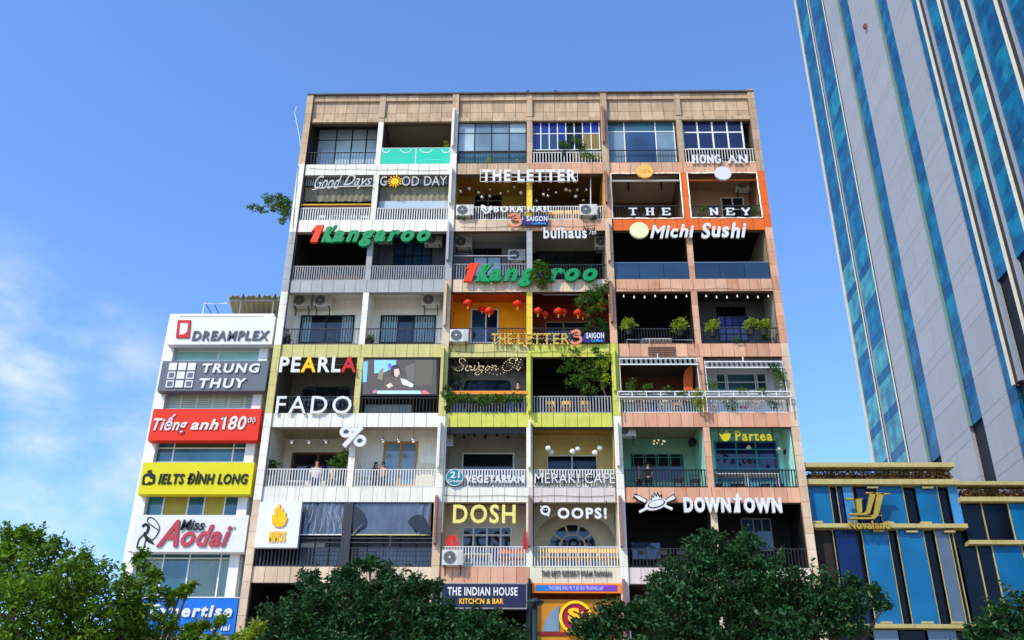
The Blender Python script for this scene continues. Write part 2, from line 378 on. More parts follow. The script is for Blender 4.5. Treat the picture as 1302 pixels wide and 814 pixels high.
# outer flank walls and body of the building behind
FL = paint('grimy_flank_render', '#c9c5bb', .85, .15, .5)
box('side_wall', FL, bld, PXc(0) - .16, PXc(0) + .12, .265, DEPTH, GZ, ZPAR - .1)
box('side_wall', FL, bld, PXc(6) - .12, PXc(6) + .16, .265, DEPTH, GZ, ZPAR - .1)
box('rear_wall', FL, bld, PXc(0) - .16, PXc(6) + .16, DEPTH + .003, DEPTH + .3, GZ, ZPAR - .1)
box('roof', paint('roof_felt', '#6b6864', .9, .1), bld, PXc(0) + .13, PXc(6) - .13, .41, DEPTH - .01, zf(7) - .02, zf(7) + .2)
# blade fins on the piers
for (px, pa, pb, m, i) in [(0, 141, 190, WHITE, 2), (0, 140, 186, BROWN, 4), (0, 215, 262, WHITE, 2), (0, 222, 262, BROWN, 4), (0, 285, 334, GREY, 2), (0, 285, 336, BEIGE, 4),
                           (0, 362, 417, BEIGE, 2), (0, 362, 413, BROWN, 4), (0, 444, 502, LIMEP, 2), (0, 450, 526, LIME, 3), (0, 446, 500, LIME, 4), (0, 538, 597, WHITE, 2), (0, 537, 597, WHITE, 3), (0, 537, 595, WHITE, 4),
                           (0, 632, 694, BROWN, 2), (0, 632, 696, BROWN, 3), (0, 632, 697, BROWN, 4), (0, 737, 830, BLACKM, 3), (0, 737, 830, BROWN, 4), (0, 737, 830, BEIGE, 2)]:
    x = PXc(i) + (-.06 if i != 3 else 0); yb = -.1 if i != 3 else .01; yf = -.36
    za, zb = zat(pb), zat(pa)
    mb = MB(); mb.v += []; b = 0
    w = .05
    pts = [(yf, za), (yb, za), (yb, zb), (yf + .06, zb - .02), (yf, zb - .12)]
    n = len(pts); mb.v = [(x - w, y, z) for y, z in pts] + [(x + w, y, z) for y, z in pts]
    mb.f = [tuple(range(n)), tuple(range(n, 2*n))[::-1]] + [(q, (q+1) % n, n + (q+1) % n, n + q) for q in range(n)]
    mb.build('fin', m, bld)

# ---- balconies: one room shell per bay
def hexm(prefix, hx, **k):
    return paint(prefix + '_' + hx[1:], hx, .75, .1, k.get('stain', .12))
# (depth, wall colour, ceiling colour, side colour)
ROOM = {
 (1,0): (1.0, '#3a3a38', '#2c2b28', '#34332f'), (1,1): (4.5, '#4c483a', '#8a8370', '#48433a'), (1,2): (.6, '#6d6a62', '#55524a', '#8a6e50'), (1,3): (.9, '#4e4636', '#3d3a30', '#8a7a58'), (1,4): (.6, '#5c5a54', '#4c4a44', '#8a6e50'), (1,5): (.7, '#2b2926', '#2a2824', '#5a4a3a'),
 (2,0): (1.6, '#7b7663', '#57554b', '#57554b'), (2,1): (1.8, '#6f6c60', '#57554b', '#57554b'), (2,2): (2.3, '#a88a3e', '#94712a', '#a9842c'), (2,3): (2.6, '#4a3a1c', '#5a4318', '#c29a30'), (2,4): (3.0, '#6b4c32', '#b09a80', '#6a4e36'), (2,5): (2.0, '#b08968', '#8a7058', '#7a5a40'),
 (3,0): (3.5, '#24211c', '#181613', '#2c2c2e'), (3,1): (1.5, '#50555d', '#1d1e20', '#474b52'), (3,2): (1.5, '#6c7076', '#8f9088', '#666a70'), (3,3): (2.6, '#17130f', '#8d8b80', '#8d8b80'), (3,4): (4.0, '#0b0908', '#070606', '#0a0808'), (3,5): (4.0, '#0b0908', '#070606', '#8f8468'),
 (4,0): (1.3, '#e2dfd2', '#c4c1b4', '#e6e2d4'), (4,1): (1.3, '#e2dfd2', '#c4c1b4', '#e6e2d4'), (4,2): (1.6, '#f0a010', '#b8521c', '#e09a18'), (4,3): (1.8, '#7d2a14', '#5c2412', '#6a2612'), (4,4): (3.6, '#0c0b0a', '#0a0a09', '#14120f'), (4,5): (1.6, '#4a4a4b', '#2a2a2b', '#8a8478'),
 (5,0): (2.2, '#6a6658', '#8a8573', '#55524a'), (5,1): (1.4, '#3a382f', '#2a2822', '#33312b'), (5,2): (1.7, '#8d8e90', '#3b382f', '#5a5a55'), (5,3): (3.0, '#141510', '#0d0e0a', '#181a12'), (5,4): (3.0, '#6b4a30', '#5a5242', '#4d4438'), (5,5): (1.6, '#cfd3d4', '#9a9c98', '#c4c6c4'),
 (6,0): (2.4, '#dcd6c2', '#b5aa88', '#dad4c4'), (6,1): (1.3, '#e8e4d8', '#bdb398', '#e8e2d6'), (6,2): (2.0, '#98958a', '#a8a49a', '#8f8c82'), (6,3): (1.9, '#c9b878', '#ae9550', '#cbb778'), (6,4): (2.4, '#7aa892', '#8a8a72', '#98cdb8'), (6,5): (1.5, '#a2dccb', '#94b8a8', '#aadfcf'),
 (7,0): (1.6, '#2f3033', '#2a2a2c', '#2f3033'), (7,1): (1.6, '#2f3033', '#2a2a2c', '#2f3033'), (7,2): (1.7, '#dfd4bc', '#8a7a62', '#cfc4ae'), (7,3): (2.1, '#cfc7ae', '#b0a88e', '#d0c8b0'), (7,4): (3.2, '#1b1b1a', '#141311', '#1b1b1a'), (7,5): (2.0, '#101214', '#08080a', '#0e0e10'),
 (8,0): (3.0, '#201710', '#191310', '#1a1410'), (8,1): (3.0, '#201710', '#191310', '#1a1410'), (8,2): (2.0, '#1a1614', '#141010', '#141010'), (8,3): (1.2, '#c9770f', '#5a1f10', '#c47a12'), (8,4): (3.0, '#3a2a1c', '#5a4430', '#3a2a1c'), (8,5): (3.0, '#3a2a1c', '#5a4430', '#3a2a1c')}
FLOORM = paint('terrazzo_floor', '#b5ac9c', .7, .1)
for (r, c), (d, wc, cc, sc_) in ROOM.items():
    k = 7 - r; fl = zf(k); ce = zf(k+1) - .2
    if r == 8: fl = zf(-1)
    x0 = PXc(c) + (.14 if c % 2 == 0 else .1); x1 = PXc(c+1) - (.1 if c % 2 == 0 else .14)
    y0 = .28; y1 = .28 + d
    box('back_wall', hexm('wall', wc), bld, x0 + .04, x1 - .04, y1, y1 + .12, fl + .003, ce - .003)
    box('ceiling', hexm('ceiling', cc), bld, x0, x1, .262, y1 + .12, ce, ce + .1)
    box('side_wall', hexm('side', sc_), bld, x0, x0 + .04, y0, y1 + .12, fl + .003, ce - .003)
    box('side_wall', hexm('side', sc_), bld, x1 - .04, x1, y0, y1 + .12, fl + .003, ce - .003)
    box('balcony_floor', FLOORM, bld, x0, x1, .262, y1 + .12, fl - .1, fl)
for k in range(-1, 8):   # slabs and party walls behind the rooms
    box('floor_slab', CONC, bld, PXc(0) + .13, PXc(6) - .13, 5.4, DEPTH - .01, zf(k) - .19, zf(k) - .11)

# ---- railings
def railing(r, c, m, n=26, h=.85, y=.1, bar=.018, base=.05, x0=None, x1=None, rails=(0, 1), name='railing', fat=.03):
    k = 7 - r; fl = zf(k); a = PXc(c) + pw(c) + .02 if x0 is None else x0; b = PXc(c+1) - pw(c+1) - .02 if x1 is None else x1
    mb = MB()
    for q in rails: mb.box(a, b, y - fat*.8, y + fat*.8, fl + base + q*(h - base) - fat*.6, fl + base + q*(h - base) + fat*.6)
    for j in range(n + 1):
        x = a + (b - a) * (j + .5) / (n + 1); mb.box(x - bar, x + bar, y - bar*.6, y + bar*.6, fl + base + fat*.6, fl + h - fat*.6)
    return mb.build(name, m, bld)
RL = {(1,0): (RAILD, 22, .8, .011), (1,2): (RAILD, 24, .72, .013), (1,3): (RAILW, 22, .72, .02), (1,4): (RAILD, 24, .82, .011), (1,5): (RAILW, 24, .85, .018),
      (2,0): (RAILW, 28, .78, .026), (2,1): (RAILW, 28, .75, .026), (2,2): (RAILW, 28, .8, .02), (2,3): (RAILW, 28, .8, .02), (2,4): (RAILD, 22, .8, .008), (2,5): (RAILD, 22, .8, .008),
      (3,0): (RAILG, 30, .82, .026), (3,1): (RAILG, 30, .82, .026), (3,2): (RAILG, 26, .9, .015), (3,3): (RAILD, 26, .85, .012),
      (4,0): (RAILD, 24, .84, .01), (4,1): (RAILD, 24, .84, .01), (4,2): (RAILD, 24, .84, .011), (4,3): (RAILD, 24, .84, .011), (4,4): (RAILD, 26, .8, .011), (4,5): (RAILD, 24, .82, .011),
      (5,0): (RAILD, 24, .82, .012), (5,1): (RAILD, 22, .75, .012), (5,2): (RAILG, 26, .8, .02), (5,3): (RAILG, 26, .82, .026), (5,4): (RAILW, 28, .72, .028), (5,5): (RAILW, 28, .72, .022),
      (6,0): (RAILW, 28, .82, .022), (6,1): (RAILW, 28, .8, .022), (6,2): (RAILW, 28, .8, .026), (6,3): (RAILW, 28, .8, .026), (6,4): (BLACKM, 26, .8, .02), (6,5): (BLACKM, 26, .8, .02),
      (7,0): (CHAR, 22, .8, .03), (7,1): (CHAR, 24, .8, .028), (7,2): (RAILW, 28, .86, .021), (7,3): (RAILW, 28, .86, .019), (7,4): (RAILD, 24, .8, .014), (7,5): (RAILD, 24, .8, .014)}
for (r, c), (m, n, h, bar) in RL.items(): railing(r, c, m, n, h, .08, bar)
for c in (0, 1):   # upper double rail on the dark charcoal unit
    a = PXc(c) + pw(c) + .02; b = PXc(c+1) - pw(c+1) - .02
    MB().box(a, b, .05, .1, zf(0) + 1.0, zf(0) + 1.05).box(a, b, .05, .1, zf(0) + 1.18, zf(0) + 1.23).box((a+b)/2 - .03, (a+b)/2 + .03, .048, .102, zf(0) + .86, zf(0) + 1.3).build('upper_rail', CHAR, bld)
for c in (4, 5):   # blue glass balustrades
    a = PXc(c) + pw(c) + .02; b = PXc(c+1) - pw(c+1) - .02; w = (b - a) / 3
    rl = MB().box(a, b, .05, .11, zf(4) + .93, zf(4) + .96).build('top_rail', paint('steel_rail', '#8fa0aa', .3, .03, metal=.6), bld)
    for j in range(3): box('glass_balustrade', glossy('blue_tinted_glass', '#16283d', .06, .7, .15, '#1f3a52'), bld, a + j*w + .01, a + (j+1)*w - .01, .07, .09, zf(4) + .03, zf(4) + .925)

# ---- windows and doors: frame > panes
def window(pxbox, Y, cols, rows, frame, glass, fr=.05, name='window', curtains=None, arch=False, parent=None, proud=.05, gl=None, bars=True):
    """pxbox in photo pixels on the plane Y; cols/rows are fractions or counts"""
    parent = parent or bld
    xa, ya, xb, yb = pxbox; ym = (ya + yb) / 2
    x0 = PX(xa, ym, Y); x1 = PX(xb, ym, Y); z1 = PZ((xa+xb)/2, ya, Y); z0 = PZ((xa+xb)/2, yb, Y)
    cs = [i / cols for i in range(cols + 1)] if isinstance(cols, int) else cols
    rs = [i / rows for i in range(rows + 1)] if isinstance(rows, int) else rows
    mb = MB()
    for i, q in enumerate(cs):
        x = x0 + (x1 - x0) * q; mb.box(x - fr/2, x + fr/2, Y - proud, Y, z0 - fr/2, z1 + fr/2)
    for q in rs:
        z = z1 - (z1 - z0) * q; mb.box(x0 - fr/2, x1 + fr/2, Y - proud + .006, Y - .004, z - fr/2 + .002, z + fr/2 - .002)
    f = mb.build(name, frame, parent)
    if gl: glass_list = gl
    n = 0
    for j in range(len(rs) - 1):
        for i in range(len(cs) - 1):
            m = glass
            if gl: m = gl[n % len(gl)]
            n += 1
            if m is None: continue
            a = x0 + (x1-x0)*cs[i] + fr*.4; b = x0 + (x1-x0)*cs[i+1] - fr*.4; t = z1 - (z1-z0)*rs[j] - fr*.4; u = z1 - (z1-z0)*rs[j+1] + fr*.4
            box('pane', m, f, a, b, Y - .028, Y - .018, u, t)
    if curtains:
        for (ca, cb) in curtains:
            a = x0 + (x1-x0)*ca; b = x0 + (x1-x0)*cb; nn = max(6, int((b-a) / .06)); mb = MB()
            pts = []
            for q in range(nn + 1): pts.append((a + (b-a)*q/nn, Y - .012 + (.009 if q % 2 else 0)))
            mb.v = [(x, y, z0 + .02) for x, y in pts] + [(x, y, z1 - .02) for x, y in pts]
            mb.f = [(q, q+1, nn+2+q, nn+1+q) for q in range(nn)]
            mb.build('curtain', paint('pale_curtain', '#eceeec', .9, .05, .15), f)
    return f
DG = glossy('dark_window_glass', '#15191c', .05, .75, .2, '#20282c')
BG = glossy('blue_window_glass', '#1d3450', .06, .8, .2, '#2d4f70')
NAVY = glossy('navy_window_glass', '#141c58', .08, .6, .25, '#222e86')
NAVYD = glossy('deep_navy_window_glass', '#10142e', .06, .7, .25, '#1a2550')
GREYG = glossy('grey_window_glass', '#5a6c78', .08, .8, .15, '#738894')
PALEG = glossy('pale_window_glass', '#8a9ca2', .12, .7, .12, '#a9bac0')
TEALG = glossy('teal_window_glass', '#24424a', .06, .8, .2, '#35606a')
CG = clear('clear_glass', '#e6ece8', .0)
BLK = glossy('black_window_glass', '#050607', .1, .5, .1)
LG = glossy('light_blue_window_glass', '#8fa9c4', .1, .7, .1, '#b3c8da')
FD = paint('dark_frame', '#17181a', .4, .05); FW = paint('white_frame', '#d8d8d4', .45, .04, .06); FB = paint('bronze_frame', '#8d6a4a', .5, .1)
def yb(r, c): return .28 + ROOM[(r, c)][0]
window((404, 160, 481, 210), yb(1,0), [0, .3, .56, .8, 1], [0, .38, 1], FD, PALEG, .06)
window((583, 154, 669, 193), .3, [0, .24, .49, .75, 1], [0, .42, 1], FD, GREYG, .05, gl=[PALEG, GREYG, GREYG, PALEG, PALEG, GREYG, GREYG, GREYG])
window((583, 194, 669, 208), .3, [0, .24, .49, .75, 1], [0, 1], FD, TEALG, .04)
window((677, 152, 762, 191), .3, 8, [0, .48, 1], FW, NAVY, .05, gl=[NAVY, NAVY, NAVY, NAVY, BLK, BLK, NAVY, NAVY, NAVY, BG, BG, NAVY, BLK, BLK, paint('wood_board', '#7a6a3a', .7, .15), paint('wood_board', '#7a6a3a', .7, .15)])
box('panel', paint('ochre_board', '#6d5c34', .8, .15), bld, PX(730, 195, .34), PX(762, 195, .34), .34, .38, zf(6) + .01, PZ(700, 193, .34))
window((773, 154, 858, 209), .3, [0, .25, .72, 1], [0, .26, 1], FW, TEALG, .05, gl=[TEALG, TEALG, TEALG, GREYG, BG, GREYG])
window((868, 152, 944, 190), .3, 4, [0, .45, 1], FW, NAVYD, .08)
# row 2
window((603, 243, 638, 280), yb(2,2), [0, .5, 1], [0, .35, 1], RAILG, BLK, .05, 'door')
window((918, 252, 946, 282), yb(2,5), [0, .5, 1], [0, .5, 1], FW, DG, .07, 'door')
# row 3
window((501, 309, 548, 352), yb(3,1), [0, .28, .5, .75, 1], [0, .4, 1], FD, BG, .06, 'door')
window((602, 317, 637, 352), yb(3,2), [0, .5, 1], [0, .3, 1], FD, LG, .05, gl=[BLK, BLK, LG, LG])
window((683, 318, 756, 348), yb(3,3) - .2, 6, [0, .45, .75, 1], FD, DG, .03)
# row 4
WD = paint('painted_room_dark', '#0c0e12', .9, .05)
window((382, 402, 449, 436), yb(4,0), [0, .48, 1], [0, 1], FD, CG, .07, 'sliding_door', curtains=[(.02, .2), (.78, .98)])
box('room_dark_board', WD, bld, PX(382, 418, yb(4,0) - .006), PX(449, 418, yb(4,0)), yb(4,0) - .006, yb(4,0) - .001, PZ(415, 436, yb(4,0)), PZ(415, 402, yb(4,0)))  # thin board whose dark colour stands for the unlit room behind
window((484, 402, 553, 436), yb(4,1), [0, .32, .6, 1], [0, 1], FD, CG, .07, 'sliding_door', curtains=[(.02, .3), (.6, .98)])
box('room_dark_board', paint('painted_blue_room_dim', '#1d2c40', .9, .05), bld, PX(484, 418, yb(4,1)), PX(553, 418, yb(4,1)), yb(4,1) - .006, yb(4,1) - .001, PZ(518, 436, yb(4,1)), PZ(518, 402, yb(4,1)))  # bluish board in place of the dim room behind the glass
window((599, 394, 633, 436), yb(4,2), [0, .55, 1], [0, 1], FW, BG, .07, 'door', gl=[BG, NAVYD])
window((694, 410, 750, 434), yb(4,3), [0, .4, 1], [0, 1], FB, DG, .07)
window((913, 391, 949, 434), yb(4,5), [0, .25, .5, .75, 1], [0, .27, .55, .8, 1], FD, NAVYD, .05, 'door', gl=[BLK, BLK, BLK, BLK] + [glossy('violet_window_glass', '#2a2c66', .1, .7, .2, '#4a4c90')] * 12)
# row 5 (rounded windows)
def rounded(pxbox, Y, m, g, name='window', ncol=4, rad=.25):
    xa, ya, xb, yb_ = pxbox; ym = (ya+yb_)/2
    x0 = PX(xa, ym, Y); x1 = PX(xb, ym, Y); z1 = PZ((xa+xb)/2, ya, Y); z0 = PZ((xa+xb)/2, yb_, Y)
    def outl(i):
        p = [(x0 + i, z0 + i), (x1 - i, z0 + i)]; rr = rad
        for q in range(7): a = q/6*math.pi/2; p.append((x1 - i - rr + rr*math.cos(a), z1 - i - rr + rr*math.sin(a)))
        for q in range(7): a = math.pi/2 + q/6*math.pi/2; p.append((x0 + i + rr + rr*math.cos(a), z1 - i - rr + rr*math.sin(a)))
        return p
    f = MB().prism(outl(0), Y - .05, Y - .002).build(name, m, bld)
    for j in range(ncol):
        a = x0 + .06 + (x1-x0-.12)*j/ncol; b = x0 + .06 + (x1-x0-.12)*(j+1)/ncol
        cut = .1 if j in (0, ncol-1) else .0
        box('pane', g, f, a + .015, b - .015, Y - .058, Y - .052, z0 + .05, z1 - .06 - cut)
    return f
rounded((384, 492, 445, 520), yb(5,0), CHAR, DG, ncol=4)
rounded((590, 484, 649, 518), yb(5,2), FD, BG, ncol=4)
window((911, 476, 974, 497), yb(5,5), [0, .18, .22, .78, .82, 1], [0, .5, 1], FW, TEALG, .05)
window((805, 500, 860, 520), yb(5,4) - .1, 4, 1, FD, DG, .05)
# row 6
window((371, 577, 438, 615), yb(6,0), [0, .48, 1], [0, 1], paint('dark_wood_frame', '#6a3e1c', .5, .1), DG, .1, 'sliding_door')
window((488, 563, 529, 617), yb(6,1), [0, .5, 1], [0, 1], WOODM, GREYG, .1, 'door')
window((588, 577, 653, 612), yb(6,2), 1, 1, RAILW, DG, .07)
window((696, 580, 759, 612), yb(6,3), [0, .5, 1], 1, FW, BLK, .05)
GRN = paint('teal_frame', '#3f7f7a', .5, .06)
window((803, 578, 869, 612), yb(6,4), [0, .04, .24, .28, .48, .52, .72, .76, .96, 1], [0, .12, 1], GRN, DG, .04)
window((911, 562, 989, 612), yb(6,5), [0, .34, .66, 1], [0, .2, .42, .7, 1], paint('blue_green_frame', '#2f7f92', .5, .06), NAVYD, .07)
# row 7
window((446, 682, 550, 722), 1.2, [0, .2, .4, .6, .8, 1], 1, FD, GREYG, .04)
window((381, 682, 438, 722), 1.2, [0, .33, .66, 1], 1, FD, GREYG, .04)
window((588, 671, 650, 716), yb(7,2), [0, .22, .5, .78, 1], [0, .22, 1], FW, DG, .08, 'door')
window((944, 660, 981, 700), yb(7,5), [0, .4, .7, 1], 1, RAILG, BG, .05)
window((803, 690, 840, 712), yb(7,4) - .4, 2, 1, RAILD, BG, .05)

# arched window on the cream unit
Y = yb(7,3); f0 = None
cx = PX(728, 690, Y); z0 = PZ(728, 697, Y); rad = (PX(760, 690, Y) - PX(697, 690, Y)) / 2
pts = [(cx + rad*math.cos(a*math.pi/16), z0 + rad*math.sin(a*math.pi/16)) for a in range(17)]
fa = MB().prism([(cx - rad, z0 - 1.0)] + pts[::-1] + [(cx + rad, z0 - 1.0)], Y - .06, Y - .002).build('arched_window', CREAM, bld)
for s in range(5):
    a0 = math.pi * (s + .08) / 5; a1 = math.pi * (s + .92) / 5; q = []
    for j in range(5): a = a0 + (a1-a0)*j/4; q.append((cx + rad*.93*math.cos(a), z0 + rad*.93*math.sin(a)))
    for j in range(5): a = a1 - (a1-a0)*j/4; q.append((cx + rad*.56*math.cos(a), z0 + rad*.56*math.sin(a)))
    MB().prism(q, Y - .07, Y - .062).build('pane', DG, fa)
q = [(cx + rad*.48*math.cos(math.pi*j/8), z0 + .03 + rad*.48*math.sin(math.pi*j/8)) for j in range(9)]
MB().prism(q, Y - .07, Y - .062).build('pane', DG, fa)
for j in range(4): box('pane', BG, fa, cx - rad*.95 + j*rad*.48, cx - rad*.95 + (j+1)*rad*.48 - .05, Y - .07, Y - .062, z0 - .9, z0 - .06)
# arch band in the same unit
ar = []
X0 = PXc(3) + .2; X1 = PXc(4) - .2; xm = (X0+X1)/2; hw = (X1-X0)/2; zt = zf(1) - BH
o_ = [(X0, zt + .4), (X0, zt - 1.5)] + [(xm - hw*math.cos(math.pi*j/14), zt - 1.5 + 1.45*math.sin(math.pi*j/14)) for j in range(15)] + [(X1, zt - 1.5), (X1, zt + .4)]
MB().prism(o_, 1.2, 1.3).build('arch_panel', paint('olive_cream_paint', '#a9a283', .7, .1), bld)

# ---------------------------------------------------------------- lettering
GLY = {}
TXT = []
def glyph(ch, shear, bold):
    key = (ch, shear, bold)
    if key in GLY: return GLY[key]
    def mk(body, ext):
        c = bpy.data.curves.new('t', 'FONT'); c.body = body; c.shear = shear; c.offset = bold; c.extrude = ext; c.resolution_u = 3
        o = bpy.data.objects.new('t', c); COL.objects.link(o); return o
    o1 = mk(ch, .5); o2 = mk('H' + ch + 'H', 0); o3 = mk('HH', 0)
    bpy.context.view_layer.update()
    dg = bpy.context.evaluated_depsgraph_get()
    me = bpy.data.meshes.new_from_object(o1.evaluated_get(dg))
    adv = o2.dimensions.x - o3.dimensions.x
    for o in (o1, o2, o3):
        c = o.data; bpy.data.objects.remove(o); bpy.data.curves.remove(c)
    vs = [(v.co.x, -v.co.z, v.co.y) for v in me.vertices]
    fs = [tuple(p.vertices) for p in me.polygons]
    bpy.data.meshes.remove(me)
    GLY[key] = (vs, fs, adv); return GLY[key]
def letters(parent, text, pxbox, Y, m, depth=.06, shear=0.0, bold=.03, track=0.0, name='letter', jit=0.0, mats=None, rise=0.0):
    """real letters, one mesh each, fitted in a photo box on the plane Y (front face at Y)"""
    track += bold * 1.3; bold = bold * .62
    xa, ya, xb, yb_ = pxbox; ym = (ya + yb_) / 2
    x0 = PX(xa, ym, Y); x1 = PX(xb, ym, Y); z1 = PZ((xa+xb)/2, ya, Y); z0 = PZ((xa+xb)/2, yb_, Y)
    pen = 0; gs = []
    for i, ch in enumerate(text):
        if ch == ' ': pen += .32; continue
        v, f, adv = glyph(ch, shear, bold)
        a = random.uniform(-jit, jit); dz = random.uniform(-jit, jit) * .5
        vv = [(x*math.cos(a) - z*math.sin(a) + pen, y, x*math.sin(a) + z*math.cos(a) + dz) for x, y, z in v]
        gs.append((i, vv, f)); pen += adv + track
    xs = [x for _, v, _ in gs for x, y, z in v]; zs = [z for _, v, _ in gs for x, y, z in v]
    mx, Mx, mz, Mz = min(xs), max(xs), min(zs), max(zs)
    sx = (x1-x0)/(Mx-mx); sz = (z1-z0)/(Mz-mz)
    for i, v, f in gs:
        mb = MB(); mb.v = [(x0 + (x-mx)*sx, Y + depth*.5 + y*depth, z0 + (z-mz)*sz) for x, y, z in v]; mb.f = f
        mb.build(name, mats[i] if mats else m, parent)
def sign(name, label, px, py, Y, cat='sign', group=None): return thing(name, P(px, py, Y), label, cat, group)
def pp(pts, Y): return [(P(x, y, Y).x, P(x, y, Y).z) for x, y in pts]
def smooth(pts, n=4):
    o = []
    for i in range(len(pts) - 1):
        p0 = pts[max(i-1, 0)]; p1 = pts[i]; p2 = pts[i+1]; p3 = pts[min(i+2, len(pts)-1)]
        for j in range(n):
            t = j / n
            o.append(tuple(.5*((2*p1[a]) + (-p0[a]+p2[a])*t + (2*p0[a]-5*p1[a]+4*p2[a]-p3[a])*t*t + (-p0[a]+3*p1[a]-3*p2[a]+p3[a])*t**3) for a in (0, 1)))
    return o + [pts[-1]]
def slabs(parent, text, pxbox, Y, m, depth=.08, gap=.35, th=.26):
    """slab serif capitals built of bars"""
    L = {'T': [((.5,0),(.5,1)), ((0,1),(1,1)), ((.25,0),(.75,0))], 'H': [((.2,0),(.2,1)), ((.8,0),(.8,1)), ((.2,.5),(.8,.5)), ((0,0),(.4,0)), ((0,1),(.4,1)), ((.6,0),(1,0)), ((.6,1),(1,1))],
         'E': [((.2,0),(.2,1)), ((0,0),(.95,0)), ((0,1),(.95,1)), ((.2,.5),(.7,.5)), ((.9,0),(.9,.25)), ((.9,.75),(.9,1))], 'N': [((.15,0),(.15,1)), ((.85,0),(.85,1)), ((.15,1),(.85,0)), ((0,0),(.35,0)), ((0,1),(.25,1)), ((.65,1),(1,1))],
         'Y': [((.5,0),(.5,.45)), ((.5,.45),(.1,1)), ((.5,.45),(.9,1)), ((.3,0),(.7,0)), ((0,1),(.3,1)), ((.7,1),(1,1))],
         'O': 'o', 'G': 'g', 'A': [((.5,1),(.12,0)), ((.5,1),(.88,0)), ((.25,.35),(.75,.35)), ((0,0),(.3,0)), ((.7,0),(1,0))]}
    xa, ya, xb, yb_ = pxbox; ym = (ya+yb_)/2
    x0 = PX(xa, ym, Y); x1 = PX(xb, ym, Y); z1 = PZ((xa+xb)/2, ya, Y); z0 = PZ((xa+xb)/2, yb_, Y)
    n = sum(1 if ch != ' ' else .6 for ch in text); w = (x1-x0) / (n + gap*(len(text)-1)); h = z1 - z0; x = x0; t = h * th * .75
    for ch in text:
        if ch == ' ': x += w*(.6 + gap); continue
        mb = MB(); st = L[ch]; zz = z0 + t/2; hh = h - t
        if st in ('o', 'g'):
            a0, a1 = (0, 2*math.pi) if st == 'o' else (.6, 2*math.pi - .15); q = []
            for j in range(19): a = a0 + (a1-a0)*j/18; q.append((x + w/2 + (w-t)/2*math.cos(a), zz + hh/2 + hh/2*math.sin(a)))
            mb.ribbon(q, t, Y, Y + depth)
            if st == 'g': mb.ribbon([(x + w*.5, zz + hh*.45), (x + w*.97, zz + hh*.45)], t*.8, Y - .002, Y + depth - .002)
        else:
            for i, (p, q) in enumerate(st):
                tt = t if abs(p[0]-q[0]) < .9*abs(p[1]-q[1]) or ch == 'A' and i < 2 else t*.62
                mb.ribbon([(x + w*p[0], zz + hh*p[1]), (x + w*q[0], zz + hh*q[1])], tt, Y - .002*i, Y + depth - .002*i)
        mb.build('letter', m, parent); x += w*(1 + gap)
def disc(parent, name, px, py, rx, Y, m, depth=.08, n=28, ry=None):
    c = P(px, py, Y); r = PX(px + rx, py, Y) - c.x
    return MB().lathe((c.x, Y + depth, c.z), [(r, 0), (r, depth*.8), (r*.96, depth)], n, 'y').build(name, m, parent)
def ring(parent, name, px, py, r0, r1, Y, m, depth=.08, n=28, a0=0, a1=360, sq=1.0):
    c = P(px, py, Y); s = PX(px + 1, py, Y) - c.x; rm = (r0 + r1)/2*s; q = []
    for j in range(n + 1): a = R(a0 + (a1-a0)*j/n); q.append((c.x + rm*math.cos(a), c.z + rm*sq*math.sin(a)))
    return MB().ribbon(q, (r1-r0)*s, Y, Y + depth).build(name, m, parent)
def struts(parent, x0, x1, y, Yf, Yb, m=None, n=3):
    mb = MB()
    for j in range(n):
        x = x0 + (x1-x0)*(j + .5)/n; a = P(x, y, Yf); mb.box(a.x - .015, a.x + .015, Yf + .03, Yb, a.z - .015, a.z + .015)
    mb.box(PX(x0, y, Yf), PX(x1, y, Yf), Yf + .05, Yf + .08, a.z - .02, a.z + .02)
    return mb.build('bracket', m or RAILD, parent)
RED = paint('red_sign_face', '#b50c14', .5, .02); ORR = paint('orange_red_sign_face', '#dd3606', .5, .02); GREENS = paint('green_sign_face', '#00824a', .5, .02)
YEL = paint('yellow_sign_face', '#f4b900', .35, .02); PYEL = paint('pale_yellow_sign_face', '#d2c76c', .4, .02); NAV = paint('navy_sign_face', '#20233f', .4, .03)
GOLD = paint('brushed_gold', '#c9a13e', .35, .08, metal=.7); BULB = lamp('warm_bulb', '#e8d3a0', .5); WBULB = lamp('white_bulb', '#e8e2d4', .45)
PINKL = paint('rose_red_sign_face', '#a83a40', .5, .03)

LOUVL = paint('dull_white_letter', '#aeada6', .5, .05, .1)
# script lettering on the grey louvre, upper left
s = sign('lettering_sign', 'white slanting script lettering over grey louvre, top left unit', 435, 239, -.12)
letters(s, 'Good', (400, 223, 434, 240), -.12, LOUVL, .05, .5, .0)
letters(s, 'Days', (437, 222, 473, 240), -.12, LOUVL, .05, .5, .0)
MB().ribbon(pp(smooth([(397, 241), (410, 238.5), (430, 237), (474, 236)]), -.12), .04, -.1, -.06).build('underline', SIGNW, s)
struts(s, 398, 474, 236, -.12, .2)
s = sign('lettering_sign', 'thin white capitals with a yellow sun in place of one letter', 526, 236, -.1)
letters(s, 'G', (483.5, 224, 491.5, 236), -.1, LOUVL, .05, 0, .0)
letters(s, 'OD DAY', (511, 224, 568, 236), -.1, LOUVL, .05, 0, .0)
disc(s, 'sun', 502, 230.5, 5.2, -.12, YEL, .08)
mb = MB(); c = P(502, 230.5, -.11); u = PX(503, 230.5, -.11) - c.x
for j in range(14):
    a = 2*math.pi*j/14; l = 9.5 if j % 2 else 8.2
    mb.ribbon([(c.x + 6*u*math.cos(a), c.z + 6*u*math.sin(a)), (c.x + l*u*math.cos(a), c.z + l*u*math.sin(a))], 1.3*u, -.11, -.06)
mb.build('sun_ray', YEL, s); struts(s, 484, 568, 233, -.1, .2)
